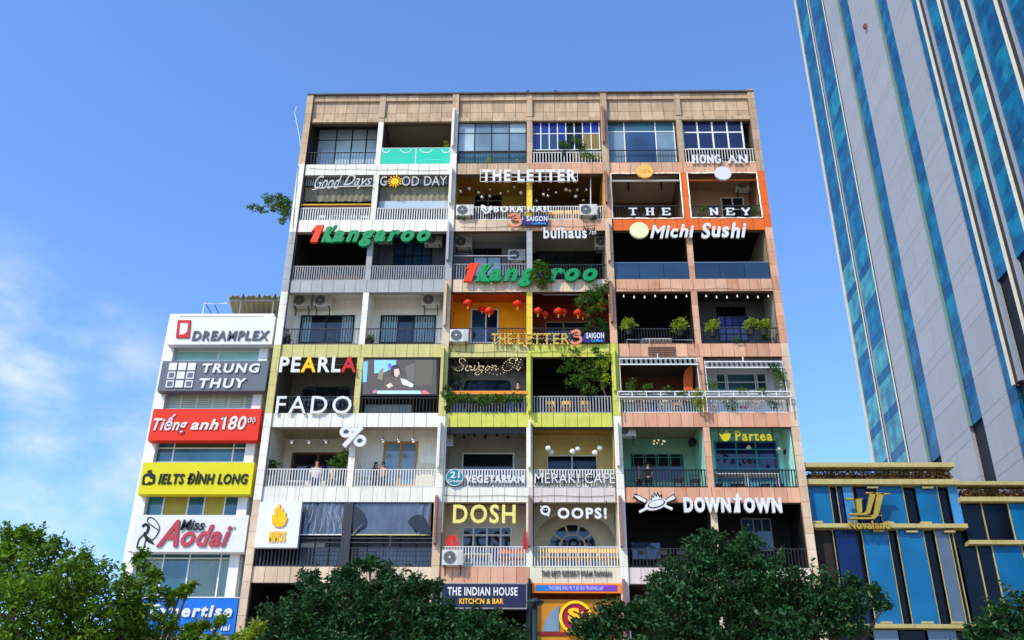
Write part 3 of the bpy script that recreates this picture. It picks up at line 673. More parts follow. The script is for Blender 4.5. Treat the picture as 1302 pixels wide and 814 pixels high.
s = sign('lettering_sign', 'large bold white capitals on a wire frame across two top middle bays', 672, 231, -.28)
letters(s, 'THE', (613, 215.5, 649, 230.5), -.28, SIGNW, .14, 0, .06, .06)
letters(s, 'LETTER', (658, 215.5, 733, 230.5), -.28, SIGNW, .14, 0, .06, .06)
mb = MB()
for y in (220, 230.5, 225): a = P(611, y, -.16); b = P(734, y, -.16); mb.box(a.x, b.x, -.14, -.11, a.z - .015, a.z + .015)
for x in (611, 630, 650, 672, 694, 715, 734): a = P(x, 215, -.14); b = P(x, 231, -.14); mb.box(a.x - .012, a.x + .012, -.145, -.115, b.z, a.z)
for x in (620, 672, 725): a = P(x, 218, -.14); mb.box(a.x - .015, a.x + .015, -.12, 0, a.z - .015, a.z + .015)
mb.build('frame', RAILW, s)
s = sign('lettering_sign', 'white capitals with a pair of cupped hands logo on the white railing', 658, 273, -.15)
letters(s, 'BORA NAIL', (628, 262, 702, 269.5), -.15, SIGNW, .07, 0, .05, .05)
h1 = smooth([(617, 272), (612, 266), (612, 260.5), (617, 262), (620, 266), (624, 261.5), (626, 265), (622, 270), (617, 272)], 3)
MB().prism(pp(h1[:-1], -.15), -.15, -.07).build('emblem', SIGNW, s)
MB().ribbon(pp(smooth([(614, 265), (618, 269), (621, 266)]), -.16), .04, -.16, -.15).build('emblem_line', RAILD, s)
struts(s, 613, 702, 267, -.15, .06)
def three_sign(x0, x1, y0, y1, label, Y=-.2):
    s = sign('lettering_sign', label, (x0+x1)/2, y1, Y)
    w = x1 - x0; h = y1 - y0
    board = [(x0 + w*.3, y1 - h*.12), (x0 + w*.42, y0 + h*.22), (x0 + w, y0 + h*.1), (x1, y1 - h*.1), (x0 + w*.5, y1 - h*.1)]
    MB().prism(pp(board, Y + .02), Y + .02, Y + .08).build('board', paint('indigo_sign_face', '#2b2a6b', .4, .04), s)
    th = smooth([(x0 + w*.02, y0 + h*.18), (x0 + w*.2, y0 + h*.02), (x0 + w*.27, y0 + h*.25), (x0 + w*.12, y0 + h*.42), (x0 + w*.28, y0 + h*.5), (x0 + w*.3, y0 + h*.82), (x0 + w*.12, y0 + h*1.0), (x0 + w*.02, y0 + h*.8)], 4)
    MB().ribbon(pp(th, Y), .13, Y - .02, Y + .06).build('numeral', paint('copper_sign_face', '#cc7d5c', .45, .06), s)
    letters(s, 'SAIGON', (x0 + w*.46, y0 + h*.18, x1 - 1, y0 + h*.6), Y - .01, SIGNW, .03, 0, .045)
    letters(s, 'coffee', (x0 + w*.6, y0 + h*.66, x1 - 3, y0 + h*.86), Y - .01, paint('sky_blue_letter', '#4aa0e0', .4, .02), .02, 0, .02)
    struts(s, x0 + 4, x1, (y0+y1)/2, Y + .06, -.0, n=2)
three_sign(646, 697, 272, 287.5, 'copper figure three beside white capitals on indigo board, higher of the pair')
three_sign(725, 769, 420, 437, 'copper figure three beside white capitals on dark board, below the vine and lanterns')
s = sign('lettering_sign', 'rounded white lower case lettering under the pink stone beam', 722, 303, -.12)
letters(s, 'buihaus', (691, 289, 746, 303), -.12, SIGNW, .08, 0, .035)
letters(s, 'haus', (741, 288, 757, 293.5), -.12, SIGNK, .05, .3, .0); letters(s, '7th', (749, 292, 758, 298), -.12, SIGNW, .05, .2, .0)
struts(s, 692, 746, 296, -.12, .02)
for (px, py, r, m, lab) in ((820, 217.5, 10.8, paint('pale_gold_disc', '#d7ab57', .45, .12), 'round gold disc sign at the beam over the orange framed bay'),
                            (919.5, 220, 10.6, paint('lilac_white_disc', '#c9c9da', .45, .03), 'round plain pale lilac disc sign below the slab serif letters'),
                            (813, 292.5, 12.2, paint('cream_disc', '#dcd9a4', .45, .06), 'round cream disc sign left of the white brush lettering')):
    s = sign('disc_sign', lab, px, py + r, -.3); disc(s, 'face', px, py, r, -.3, m, .12)
    if px < 815 or px > 900: pass
    else: letters(s, 'cafe', (813, 214, 827, 220), -.305, paint('amber_letter', '#c98a2a', .5, .04), .01, 0, .0)
    c = P(px, py, -.2); MB().box(c.x - .03, c.x + .03, -.18, .0, c.z - .03, c.z + .03).build('bracket', RAILD, s)
s = sign('lettering_sign', 'white slab serif capitals on the white railing, top right corner unit', 915, 208, -.12)
slabs(s, 'HONG', (880, 196.5, 917, 208), -.12, SIGNW, .1, .14, .22); slabs(s, 'AN', (925, 196.5, 951, 208), -.12, SIGNW, .1, .14, .22); struts(s, 880, 950, 202, -.12, .04)
s = sign('lettering_sign', 'widely spaced black and white slab capitals on the railings framed in orange', 870, 276, -.12)
for ch, x in (('T', 799.5), ('H', 821), ('E', 841.5), ('N', 902.5), ('E', 923), ('Y', 943)):
    slabs(s, ch, (x, 264, x + 11, 274), -.12, SIGNW, .05, 0, .27)
    a = P(x - 1.5, 262.5, -.06); b = P(x + 12.5, 275.5, -.06); box('letter_box', SIGNK, s, a.x, b.x, -.06, .04, b.z, a.z)
s = sign('lettering_sign', 'white brush style lettering across the beam over the black open bays', 888, 302, -.25)
letters(s, 'Michi', (826, 285, 883, 303), -.25, SIGNW, .1, .25, .05, .0, jit=.06)
letters(s, 'Sushi', (891, 283, 950, 303), -.25, SIGNW, .1, .25, .05, .0, jit=.06); struts(s, 826, 950, 294, -.22, .0)
def roo(x0, y0, x1, y1, label, Y=-.3):
    s = sign('lettering_sign', label, (x0+x1)/2, y1, Y); w = x1 - x0; h = y1 - y0
    q = [(x0, y0 + h*.8), (x0 + w*.045, y0 + h*.25), (x0 + w*.015, y0 + h*.28), (x0 + w*.05, y0 + h*.02), (x0 + w*.115, y0), (x0 + w*.06, y0 + h*.8)]
    MB().prism(pp(q, Y), Y, Y + .16).build('numeral', ORR, s)
    K = [(x0 + w*.09, y0 + h*.8), (x0 + w*.14, y0 + h*.1), (x0 + w*.18, y0 + h*.06), (x0 + w*.155, y0 + h*.4), (x0 + w*.2, y0 + h*.04), (x0 + w*.225, y0), (x0 + w*.215, y0 + h*.1), (x0 + w*.16, y0 + h*.47), (x0 + w*.2, y0 + h*.82), (x0 + w*.13, y0 + h*.8), (x0 + w*.125, y0 + h*.55), (x0 + w*.12, y0 + h*.8)]
    MB().prism(pp(K, Y), Y, Y + .16).build('letter', GREENS, s)
    letters(s, 'angaroo', (x0 + w*.19, y0 + h*.24, x1, y1), Y, GREENS, .16, .3, .075, .05)
    struts(s, x0 + 6, x1, y0 + h*.55, Y + .1, -.0, n=5); return s
roo(394, 286, 547, 313, 'orange numeral and green lettering over the dark bay, upper left of the two')
roo(589, 334, 760, 363.5, 'orange numeral and green lettering on the railing with a bushy plant in front')
s = sign('lettering_sign', 'gold marquee capitals edged with bulbs along the dark railing under red lanterns', 675, 438, -.2)
letters(s, 'THE', (625, 424, 651, 437.5), -.2, GOLD, .1, 0, .02, .05); letters(s, 'LETTER', (658, 424, 724, 437.5), -.2, GOLD, .1, 0, .02, .05)
mb = MB()
for j in range(46):
    x = 626 + 98*j/45; c = P(x, 424.3 if j % 2 else 437.3, -.22); mb.ball(c, .022, 5, 4)
    c = P(x, 431 + random.uniform(-2, 2), -.22); mb.ball(c, .018, 5, 4)
mb.build('bulbs', BULB, s)['kind'] = 'stuff'; struts(s, 625, 724, 431, -.2, .06)
s = sign('lettering_sign', 'flared capitals in white with one yellow and one red letter', 404, 473, -.2)
letters(s, 'PEARLA', (355.5, 453.5, 453, 473), -.2, SIGNW, .1, 0, .04, .03, mats=[SIGNW, SIGNW, YEL, SIGNW, SIGNW, RED]); struts(s, 356, 452, 463, -.2, .2)
s = sign('lettering_sign', 'large thin white four letter word in front of dark railing', 398, 526, -.15)
letters(s, 'FADO', (351, 503.5, 447, 526), -.15, SIGNW, .06, 0, .004, .1)
# handwriting made of bulbs
s = sign('lettering_sign', 'looping handwriting outlined in small bulbs under the lime beam', 620, 478, .05)
SCR = [[(592,459),(590,456.5),(585,457),(584.5,461),(589,465),(588,470),(582,472),(578,469)],
       [(598,466),(594,466),(592,470),(595,472),(599,466),(599,471),(602,470),(604,465),(603,471),(606,470),(609,465),(608,461)],
       [(614,466),(610,466),(609,470),(612,471),(615,466),(613,473),(608,477),(604,476),(608,473),(620,474),(632,477),(642,474)],
       [(620,466),(617,470),(620,471),(623,467),(620,466)], [(626,465),(625,471),(628,466),(631,466),(630,471),(634,469)],
       [(648,457),(642,461),(639,468),(643,472),(650,470),(655,463),(655,457),(650,456),(648,461),(652,463)], [(661,461),(657,468),(659,471),(662,467)], [(662,457.5),(662.4,457.8)], [(657,456),(658,457),(657,459)]]
mb = MB(); bb = MB()
for st in SCR:
    q = smooth(st, 5); pts = [P(x, y, .05) for x, y in q]; mb.tube(pts, .014, 4)
    for i in range(0, len(pts), 2): bb.ball(pts[i] + Vector((0, -.02, 0)), .021, 5, 4)
mb.build('wire_outline', RAILD, s); b_ = bb.build('bulbs', BULB, s); b_['kind'] = 'stuff'
a = P(620, 453.5, .05); MB().tube([a, P(620, 466, .05)], .01, 4).build('hanger', RAILD, s)
s = sign('lettering_sign', 'black wire script standing on the rounded window in the lime unit', 618, 497, .6)
letters(s, 'Sai gon oi', (594, 485, 644, 497), .6, SIGNK, .03, .4, .0)
a = P(594, 497, .62); b = P(644, 497, .62); box('base', SIGNK, s, a.x, b.x, .6, .66, zf(2) + .003, a.z); 
s = sign('lettering_sign', 'large white percent symbol with two rings and a slash', 449, 568, -.3)
ring(s, 'ring', 440, 549, 3.6, 8.2, -.3, SIGNW, .14, sq=.9); ring(s, 'ring', 457.5, 560.5, 3.6, 8.2, -.3, SIGNW, .14, sq=.95)
MB().ribbon(pp([(437, 567.5), (460, 543)], -.32), .2, -.34, -.18).build('slash', SIGNW, s); struts(s, 438, 460, 555, -.2, .0, n=2)
disc(s, 'ring_backing', 440, 549, 3.7, -.2, paint('mid_grey_backing', '#77777a', .5, .03), .03); disc(s, 'ring_backing', 457.5, 560.5, 3.7, -.2, MATS['mid_grey_backing'], .03)
s = sign('disc_sign', 'round teal sign with white figures beside bold white capitals', 578, 618, -.15)
disc(s, 'face', 578, 607, 11, -.12, paint('teal_sign_face', '#18757d', .4, .03), .08); ring(s, 'rim', 578, 607, 10.4, 11.2, -.13, SIGNW, .02)
letters(s, '21', (572.5, 599.5, 584.5, 608), -.15, SIGNW, .02, 0, .05); letters(s, 'Grams', (569, 609.5, 587, 613.5), -.15, SIGNW, .02, 0, .03)
s = sign('lettering_sign', 'bold white capitals on the white railing beside round teal sign', 630, 616, -.14)
letters(s, 'VEGETARIAN', (591.5, 604, 666, 614), -.14, SIGNW, .07, 0, .05); struts(s, 592, 666, 609, -.14, .05)
s = sign('lettering_sign', 'thin grey outlined capitals across the white railing under globe lamps', 731, 616, -.12)
letters(s, 'MERAKI CAFE', (679.5, 601.5, 782, 615), -.12, paint('dark_grey_sign_edge', '#3c3a3c', .5, .03), .06, 0, .04, .03)
letters(s, 'MERAKI CAFE', (679.7, 601.7, 781.8, 614.6), -.13, paint('pale_grey_sign_face', '#cfcaca', .5, .03), .015, 0, -.004, .03, 'letter_face'); struts(s, 680, 782, 608, -.11, .05)
s = sign('lettering_sign', 'yellow teapot emblem and yellow lettering on the mint green wall', 948, 561, .2)
PY2 = paint('olive_yellow_sign_face', '#b9b012', .4, .03)
letters(s, 'Partea', (935, 548, 981.5, 560.5), .2, PY2, .08, 0, .03, .05)
tp = smooth([(914, 550.5), (918, 553), (920, 552), (922, 550), (926, 550), (929, 553), (927.5, 558), (925, 560.5), (920, 560.5), (917.5, 557), (914, 550.5)], 3)
MB().prism(pp(tp[:-1], .2), .2, .28).build('emblem', PY2, s); c = P(923.5, 548.3, .24); MB().ball(c, .05).build('emblem_knob', PY2, s)
a = P(914, 562, .3); b = P(982, 546, .3); MB().box(a.x, b.x, .28, .31, (a.z+b.z)/2 - .02, (a.z+b.z)/2 + .02).box(a.x, a.x + .03, .27, .32, a.z, zf(2) - BH + .02).box(b.x - .03, b.x, .27, .32, a.z, zf(2) - BH + .02).build('frame', FD, s)
s = sign('lettering_sign', 'tall heavy condensed white capitals in front of the black bay', 931, 652, -.3)
letters(s, 'DOWN', (869.5, 632, 929, 651.5), -.3, SIGNW, .14, 0, .09); letters(s, 'OWN', (946, 632.5, 994, 652), -.3, SIGNW, .14, 0, .09)
MB().prism(pp([(931, 634), (936, 632.5), (936, 629), (938, 626), (939.5, 629), (940, 632), (944, 634), (940.5, 636.5), (941.5, 651.5), (933.5, 651.5), (935.5, 637)], -.3), -.3, -.16).build('letter', SIGNW, s)
struts(s, 870, 993, 640, -.25, .0, n=4)
s = sign('emblem_sign', 'black and white crossed spatula and knife emblem behind a flaming pan', 834, 652, -.22)
MB().ribbon(pp([(806, 630), (814, 634), (822, 638)], -.2), .2, -.22, -.12).build('handle', SIGNK, s)
MB().prism(pp([(805.5, 630), (812, 630.5), (822, 636), (820, 639.5), (812, 635.5)], -.22), -.24, -.221).build('blade', SIGNW, s)
MB().ribbon(pp([(813, 651), (824, 645.5)], -.24), .1, -.26, -.14).build('handle', SIGNW, s); MB().ribbon(pp([(855, 647.5), (845, 643)], -.24), .1, -.26, -.14).build('handle', SIGNW, s)
MB().prism(pp([(847, 634), (856.5, 628), (860.5, 634), (851, 638.5), (845, 641), (843, 638)], -.2), -.2, -.12).build('spatula', SIGNK, s)
MB().prism(pp([(848.5, 634.3), (856, 629.7), (859, 634), (851, 637.3), (846, 639.5), (845, 638)], -.22), -.23, -.205).build('spatula_face', SIGNW, s)
e0 = [(834 + 14*math.cos(a*math.pi/10), 641.5 + 7*math.sin(a*math.pi/10) - 3*math.cos(a*math.pi/10)) for a in range(20)]
MB().prism(pp(e0, -.22), -.24, -.14).build('pan', SIGNW, s)
e1 = [(834.5 + 11*math.cos(a*math.pi/10), 640.5 + 5*math.sin(a*math.pi/10) - 2.4*math.cos(a*math.pi/10)) for a in range(20)]
MB().prism(pp(e1, -.26), -.262, -.25).build('pan_rim', SIGNK, s)
e2 = [(834.5 + 9.6*math.cos(a*math.pi/10), 640.3 + 4*math.sin(a*math.pi/10) - 2.1*math.cos(a*math.pi/10)) for a in range(20)]
MB().prism(pp(e2, -.27), -.272, -.264).build('pan_face', SIGNW, s)
fl_ = [(828, 637), (828.5, 629), (831, 632), (831.5, 625.5), (834.5, 630), (836, 625), (838.5, 630.5), (841, 628), (842.5, 634), (840, 636.5)]
MB().prism(pp(fl_, -.2), -.21, -.13).build('flame', SIGNK, s)
MB().prism(pp([(829.3, 636), (829.6, 631.5), (831.6, 634), (832.3, 628.5), (834.4, 633), (836, 628.5), (838, 633), (840, 631.5), (840.8, 634.5), (838, 636)], -.22), -.23, -.215).build('flame_face', SIGNW, s)
s = sign('lettering_sign', 'big pale yellow capitals hung in the opening with stone parapet below', 615, 666, -.2)
letters(s, 'DOSH', (576, 641.5, 655.5, 665.5), -.2, PYEL, .14, 0, .035, .03); struts(s, 577, 655, 650, -.2, .2)
s = sign('lettering_sign', 'round white bubbly capitals with exclamation mark and face emblem', 730, 660, -.2)
letters(s, 'OOPS!', (709, 645.5, 771.5, 659.5), -.2, SIGNW, .12, 0, .06, .05)
ring(s, 'emblem', 693.5, 649, 3.6, 6.4, -.2, SIGNW, .08); disc(s, 'emblem_face', 693.5, 649, 3.4, -.17, SIGNK, .04)
c = P(692, 648.5, -.2); MB().ball(c, .035, 6, 4).build('emblem_eye', SIGNW, s); c = P(695, 648.5, -.2); MB().ball(c, .035, 6, 4).build('emblem_eye', SIGNW, s)
MB().prism(pp([(687, 642.5), (690, 644.5), (688, 646.5)], -.2), -.2, -.14).prism(pp([(695, 655), (699, 653.5), (697.5, 657)], -.2), -.2, -.14).build('emblem_point', SIGNW, s)
a = P(687, 649, -.1); b = P(772, 651, -.1); MB().box(a.x, b.x, -.1, -.07, b.z - .02, b.z + .02).box(a.x, a.x + .03, -.1, .0, b.z, zf(1) - BH + .05).box(b.x - .03, b.x, -.1, .0, b.z, zf(1) - BH + .05).build('bracket', RAILD, s)
s = sign('lettering_sign', 'small white slogan letters on the cream beam', 732, 733, -.08)
letters(s, 'THE BEST DESSERT FORM TAIWAN', (688.5, 725.5, 777, 732.5), -.08, paint('warm_grey_letter', '#5d5a56', .5, .03), .06, 0, .015, .03)
# navy board
s = sign('board_sign', 'dark navy sign board with white capitals and amber second line', 617, 773, -.2)
a = P(562, 742.5, -.2); b = P(669, 773, -.2); box('board', NAV, s, a.x, b.x, -.18, -.02, b.z, a.z)
MB().box(a.x - .03, b.x + .03, -.2, -.0, a.z, a.z + .04).box(a.x - .03, b.x + .03, -.2, -.0, b.z - .04, b.z).box(b.x, b.x + .035, -.2, 0, b.z, a.z).box(a.x - .035, a.x, -.2, 0, b.z, a.z).build('frame', RAILG, s)
letters(s, 'THE INDIAN HOUSE', (569, 746.5, 658, 757.5), -.2, SIGNW, .02, 0, .045); letters(s, 'KITCHEN & BAR', (584, 761, 640, 768), -.2, YEL, .02, 0, .03)
# orange framed shopfront with round logo
s = sign('board_sign', 'orange framed blue and violet strip sign over an orange unit', 732, 754, -.15)
a = P(676.5, 741.5, -.15); b = P(790, 754, -.15); ORF = paint('amber_orange_frame', '#e57a12', .45, .04)
box('frame', ORF, s, a.x, b.x, -.14, .0, b.z, a.z)
cols = ['#1d6fb5', '#2f62b8', '#3f55b8', '#4f4ab4', '#6040b0', '#7038a0']
for j, h in enumerate(cols):
    x0 = PX(681 + 17.3*j, 747.5, -.16); x1 = PX(681 + 17.3*(j+1), 747.5, -.16); box('face_panel', paint('strip_' + h[1:], h, .4, .03), s, x0, x1, -.16, -.145, PZ(732, 751.5, -.16), PZ(732, 744, -.16))
letters(s, 'THUONG HIEU MI Y SO DO TRUONG LAP', (698, 745.5, 767, 750), -.165, paint('lavender_letter', '#b9b4e2', .5, .02), .01, 0, .03, .04)
s = sign('emblem_sign', 'round amber and crimson emblem with stacked strokes, half hidden by leaves', 731, 808, -.1)
ring(s, 'rim', 732, 785, 17.5, 21, -.12, YEL, .12, 36); disc(s, 'face', 732, 785, 17.6, -.06, paint('crimson_face', '#8e1230', .4, .04), .05)
letters(s, 'S', (722, 773, 737, 790), -.14, YEL, .06, 0, .08); MB().ribbon(pp([(724, 792), (733, 786), (742, 792)], -.12), .1, -.14, -.1).ribbon(pp([(740, 778), (745, 790), (738, 800)], -.12), .1, -.142, -.102).build('stroke', YEL, s)
box('shop_panel', paint('ochre_shop_panel', '#b8780f', .5, .15), bld, PX(683, 790, .1), PX(789, 790, .1), .16, .2, PZ(732, 830, .1), PZ(732, 762, .1))
box('shop_panel', paint('crimson_band', '#7a1a1a', .5, .1), bld, PX(683, 807, .1), PX(789, 807, .1), .1, .15, PZ(732, 808, .1), PZ(732, 804, .1))
MB().prism(pp([(690, 803), (693, 790), (700, 778), (708, 771), (711, 771), (711, 803)], .12), .12, .15).build('window', GREYG, bld)
# white board with yellow hand
s = sign('board_sign', 'white square board with a yellow open hand and short yellow word', 354, 696, -.35)
x0, x1 = PX(327, 665, -.35), PX(381, 665, -.35); zt_, zb_ = PZ(354, 638, -.35), PZ(354, 696, -.35)
box('board', paint('lilac_white_board', '#d3d3dc', .4, .02), s, x0, x1, -.33, -.1, zb_, zt_)
for i, (x, ya, w) in enumerate(((347.3, 655, .1), (350.8, 646.5, .1), (354.8, 641.5, .11), (358.6, 647, .1), (362, 652, .1))):
    yb2 = 666; q = [P(x, ya, -.35), P(x - (354.5-x)*-.06, yb2, -.35)]
    MB().ribbon([(q[0].x, q[0].z), (q[1].x, q[1].z)], w*1.05, -.41, -.331).build('finger', YEL, s)
pm = [(345.5, 660), (363.8, 657), (364.5, 662), (362, 667.5), (357, 670), (350.5, 669.8), (346.8, 666)]
MB().prism(pp(smooth(pm + [pm[0]], 3)[:-1], -.35), -.40, -.331).build('palm', YEL, s)
letters(s, 'MIMOS', (342, 675, 363, 690), -.37, YEL, .04, 0, .08, .0)
# orange and white frame lights around the orange unit
s = None

# LED screen
sc_ = sign('led_screen', 'large outdoor video screen showing a person at a table', 508, 503, .02, 'screen')
a = P(460.5, 456, .04); b = P(557, 503.5, .04); box('casing', FD, sc_, a.x, b.x, .02, .2, b.z, a.z)
def scr(pts, hx, d, e=.55): 
    m = lamp('screen_' + hx[1:], hx, e); MB().prism(pp(pts, .02), .02 - .004*d, .02 - .004*(d-1) - .001).build('picture_patch', m, sc_)
scr([(462, 457.5), (555, 457.5), (555, 501.5), (461, 501.5)], '#3a342e', 1, .45)
scr([(462, 460), (468, 460), (466, 486), (461, 486)], '#5f9de0', 2); scr([(476, 458), (504, 458), (503, 466), (488, 474), (476, 475)], '#6aa6d8', 2)
scr([(528, 458), (550, 458), (549, 490), (527, 490)], '#4a4536', 2, .4); scr([(497, 466), (502, 464), (508, 465), (510, 473), (505, 480), (497, 478)], '#1e1613', 3, .3)
scr([(501, 470), (507, 469), (508.5, 475), (505, 480), (501.5, 478)], '#c09a94', 4); scr([(490, 481), (500, 478), (512, 482), (526, 492), (526, 497), (486, 497), (488, 488)], '#4a3c34', 3, .4)
scr([(509, 481), (516, 483), (526, 489), (524, 493), (512, 489)], '#b8c4d2', 4); scr([(483, 470), (488, 468), (486, 484), (480, 482)], '#6f6a48', 3); scr([(491, 490), (497, 487), (500, 491), (494, 494)], '#c8a294', 4)
scr([(474, 497), (479, 495.5), (480, 500), (474, 500.3)], '#a8607a', 4); scr([(480, 497), (534, 497), (536, 501), (480, 501)], '#8fbce8', 4, .7); scr([(536, 497), (541, 496.5), (547, 501), (537, 501.2)], '#d65a5a', 4)
scr([(493, 463), (497, 462), (498, 467), (494, 470)], '#5a4ab0', 4); scr([(515, 466), (527, 462), (527, 486), (518, 484)], '#55504a', 3, .4)

# ---------------------------------------------------------------- left sign tower
LB = thing('office_building', (-14.4, 3, GZ), 'narrow white office block stacked with sign boards left of the cafe block', 'building')
LY = .6
WL = paint('white_render_wall', '#dcdbd6', .65, .06, .2)
LX0, LX1 = -17.15, -12.2
zt = PZ(280, 403, LY) + .1
box('wall', WL, LB, LX0, LX0 + .5, LY, 12, GZ, zt); box('wall', WL, LB, LX1 - .42, LX1, LY, 12, GZ, zt)
box('wall', WL, LB, LX0 + .502, LX1 - .422, LY + .35, 11.9, GZ, zt - .1); box('roof', WL, LB, LX0 - .02, LX1 + .02, LY + .1, 12.02, zt, zt + .12)
for (ya, yb2) in ((403, 438), (459, 497), (520, 560), (588, 629), (655, 702), (760, 806)):
    box('wall_band', WL, LB, LX0 + .502, LX1 - .422, LY + .02, LY + .34, PZ(270, yb2, LY), PZ(270, ya, LY))
GT = glossy('teal_office_glass', '#1c4a56', .06, .8, .25, '#2f6a72'); GTL = glossy('pale_teal_office_glass', '#7fb2a8', .12, .6, .1, '#9cc7bb')
CW = paint('office_curtain', '#dcdcc8', .9, .08, .25)
def lwin(xa, ya, xb, yb2, cols, rows, gl): return window((xa, ya, xb, yb2), LY + .34, cols, rows, FW, GT, .06, parent=LB, gl=gl)
WB = paint('white_blind', '#c9ccc9', .7, .05)
YBL = paint('yellow_blind', '#a08c3a', .7, .1); 
lwin(219, 438, 339, 459, [0, .5, 1], [0, .45, 1], [WB, WB, GTL, GTL])
lwin(211, 497, 332, 520, 6, [0, 1], [GTL])
mb = MB()
for j in range(7):
    z = PZ(270, 499 + 3*j, LY + .3); mb.box(LX0 + .52, LX1 - .45, LY + .27, LY + .29, z - .025, z + .025)
mb.build('louvre', paint('grimy_louvre', '#b4b0a2', .8, .1, .5), LB)
lwin(196, 561, 322, 588, [0, .2, .8, 1], [0, .35, 1], [GT, paint('brown_blind', '#4a463a', .8, .1), GT, GT, GT, GT])
lwin(182, 629, 312, 656, [0, .2, .44, .6, .8, 1], [0, 1], [GT, YBL, GT, YBL, GT])
lwin(172, 703, 305, 760, [0, .25, .5, .8, 1], [0, .13, 1], [GT, GT, GT, GT, CG, GT, CG, CG])
# curtains
for (xa, xb) in ((190, 214), (250, 277), (279, 299)):
    a = PX(xa, 733, LY + .34); b = PX(xb, 733, LY + .34); n = 14; q = [(a + (b-a)*j/n, LY + .325 + (.02 if j % 2 else 0)) for j in range(n + 1)]
    mb = MB(); zb3, zt3 = PZ(250, 759, LY + .33), PZ(250, 711, LY + .33)
    mb.v = [(x, y, zb3) for x, y in q] + [(x, y, zt3) for x, y in q]; mb.f = [(j, j+1, n+2+j, n+1+j) for j in range(n)]; mb.build('curtain', CW, LB)
# boards
def board(name, label, xa, xb, ya, yb2, m, Y=-.1, thick=.35, rim=None, cat='sign'):
    s = sign(name, label, (xa+xb)/2, yb2, Y, cat); ym = (ya+yb2)/2
    x0, x1 = PX(xa, ym, Y), PX(xb, ym, Y); z1, z0 = PZ((xa+xb)/2, ya, Y), PZ((xa+xb)/2, yb2, Y)
    box('board', m, s, x0, x1, Y, Y + thick, z0, z1)
    return s
BY = .15
s = board('board_sign', 'white sign board with red rounded emblem and dark grey capitals, topmost on the left block', 215.5, 348, 403, 438, SIGNW, BY, .4)
letters(s, 'DREAMPLEX', (244.5, 420.5, 342, 432.5), BY - .06, paint('slate_letter', '#4c5058', .4, .03), .055, .1, .045, .04)
rq = [(223.5, 429.5), (226, 407), (242.5, 407), (240.5, 429.5)]
MB().prism(pp(rq, BY - .06), BY - .06, BY - .005).build('emblem', RED, s); MB().prism(pp([(228, 425.5), (229.3, 411), (239, 411), (238, 421), (234, 425)], BY - .07), BY - .066, BY - .061).build('emblem_gap', SIGNW, s)
s = board('board_sign', 'grey board with two white square grid emblem and white capitals', 203.5, 339.5, 459, 497, paint('slate_sign_board', '#596069', .5, .04), BY, .4)
letters(s, 'TRUNG', (257, 462, 330, 474), BY - .06, SIGNW, .055, .1, .055, .04); letters(s, 'THUY', (253, 481, 313, 493.5), BY - .06, SIGNW, .055, .1, .055, .04)
for r_ in range(3):
    for c_ in range(3):
        x = 214 + 12*c_ - 2*r_; y = 461.5 + 11*r_; q = pp([(x, y + 9.2), (x + 1.6, y), (x + 11.4, y), (x + 10, y + 9.2)], BY - .05)
        MB().prism(q, BY - .05, BY - .004).build('emblem_square', SIGNW, s)
        if r_ > 0 and c_ != 1:
            q = pp([(x + 1.8, y + 7.8), (x + 2.9, y + 1.5), (x + 9.8, y + 1.5), (x + 8.7, y + 7.8)], BY - .055); MB().prism(q, BY - .056, BY - .051).build('emblem_hole', paint('slate_sign_board', '#596069'), s)
s = board('board_sign', 'orange red board with slanted white script lettering', 191.5, 330, 520, 560, paint('vermilion_sign_board', '#cc2404', .55, .04), BY, .4)
letters(s, 'Tiếng', (194.5, 527, 238, 552), BY - .05, SIGNW, .05, .22, .03); letters(s, 'anh', (243, 533, 278, 546.5), BY - .05, SIGNW, .05, .22, .045)
letters(s, '80', (290.5, 529, 313, 546.5), BY - .05, SIGNW, .05, .15, .03); MB().ribbon(pp([(282, 534), (287.3, 529.3), (284.3, 546.5)], BY), .11, BY - .05, BY - .003).build('letter', SIGNW, s); letters(s, 'độ', (315, 530, 325, 539), BY - .05, SIGNW, .05, .1, .0)
s = board('board_sign', 'yellow board with black condensed capitals and black tool case emblem', 178.5, 321, 588, 628.5, paint('lemon_sign_board', '#cfc400', .55, .03), BY, .4)
letters(s, 'IELTS ĐÌNH LONG', (202, 599, 315, 615.5), BY - .05, SIGNK, .05, .12, .045)
MB().prism(pp([(180.5, 616.5), (182, 606), (185, 603), (188, 602), (188, 599), (192.5, 597.5), (193.5, 602), (197.5, 604), (197, 614), (192, 616.5)], BY), BY - .04, BY - .004).build('emblem', SIGNK, s)
MB().prism(pp([(184.5, 612), (185.5, 607), (190, 606.5), (191.5, 609.5), (194.5, 610), (194, 613.5), (189, 612.5), (188, 615), (185, 614.8)], BY), BY - .046, BY - .041).build('emblem_cut', MATS['lemon_sign_board'], s)
s = board('board_sign', 'white board with rose red serif lettering and a sketched figure holding a hat', 167.5, 313.5, 655, 702, SIGNW, BY, .4)
letters(s, 'A', (201, 661, 228, 695), BY - .08, PINKL, .075, .35, .035); letters(s, 'odai', (230.5, 667, 293, 695), BY - .08, PINKL, .075, .3, .04)
letters(s, 'Miss', (229.5, 660.5, 260, 674), BY - .1, SIGNK, .05, .25, .025); disc(s, 'emblem_dot', 297.5, 671, 1.8, BY - .05, RAILG, .03)
mb = MB()
for st, w in (([(189, 658), (196, 660), (203, 672), (195, 686), (188, 683), (186, 680)], .035), ([(189, 658), (188, 664), (201, 674)], .035), ([(181, 670), (185, 667), (189, 670), (187, 677), (184, 679), (188, 687), (194, 690)], .11), ([(184, 679), (177, 686), (174, 697)], .05), ([(186, 684), (183, 696)], .04), ([(188, 686), (190, 689), (196, 692)], .05)):
    mb.ribbon(pp(smooth(st, 4), BY), w, BY - .03 - random.random()*.004, BY - .003)
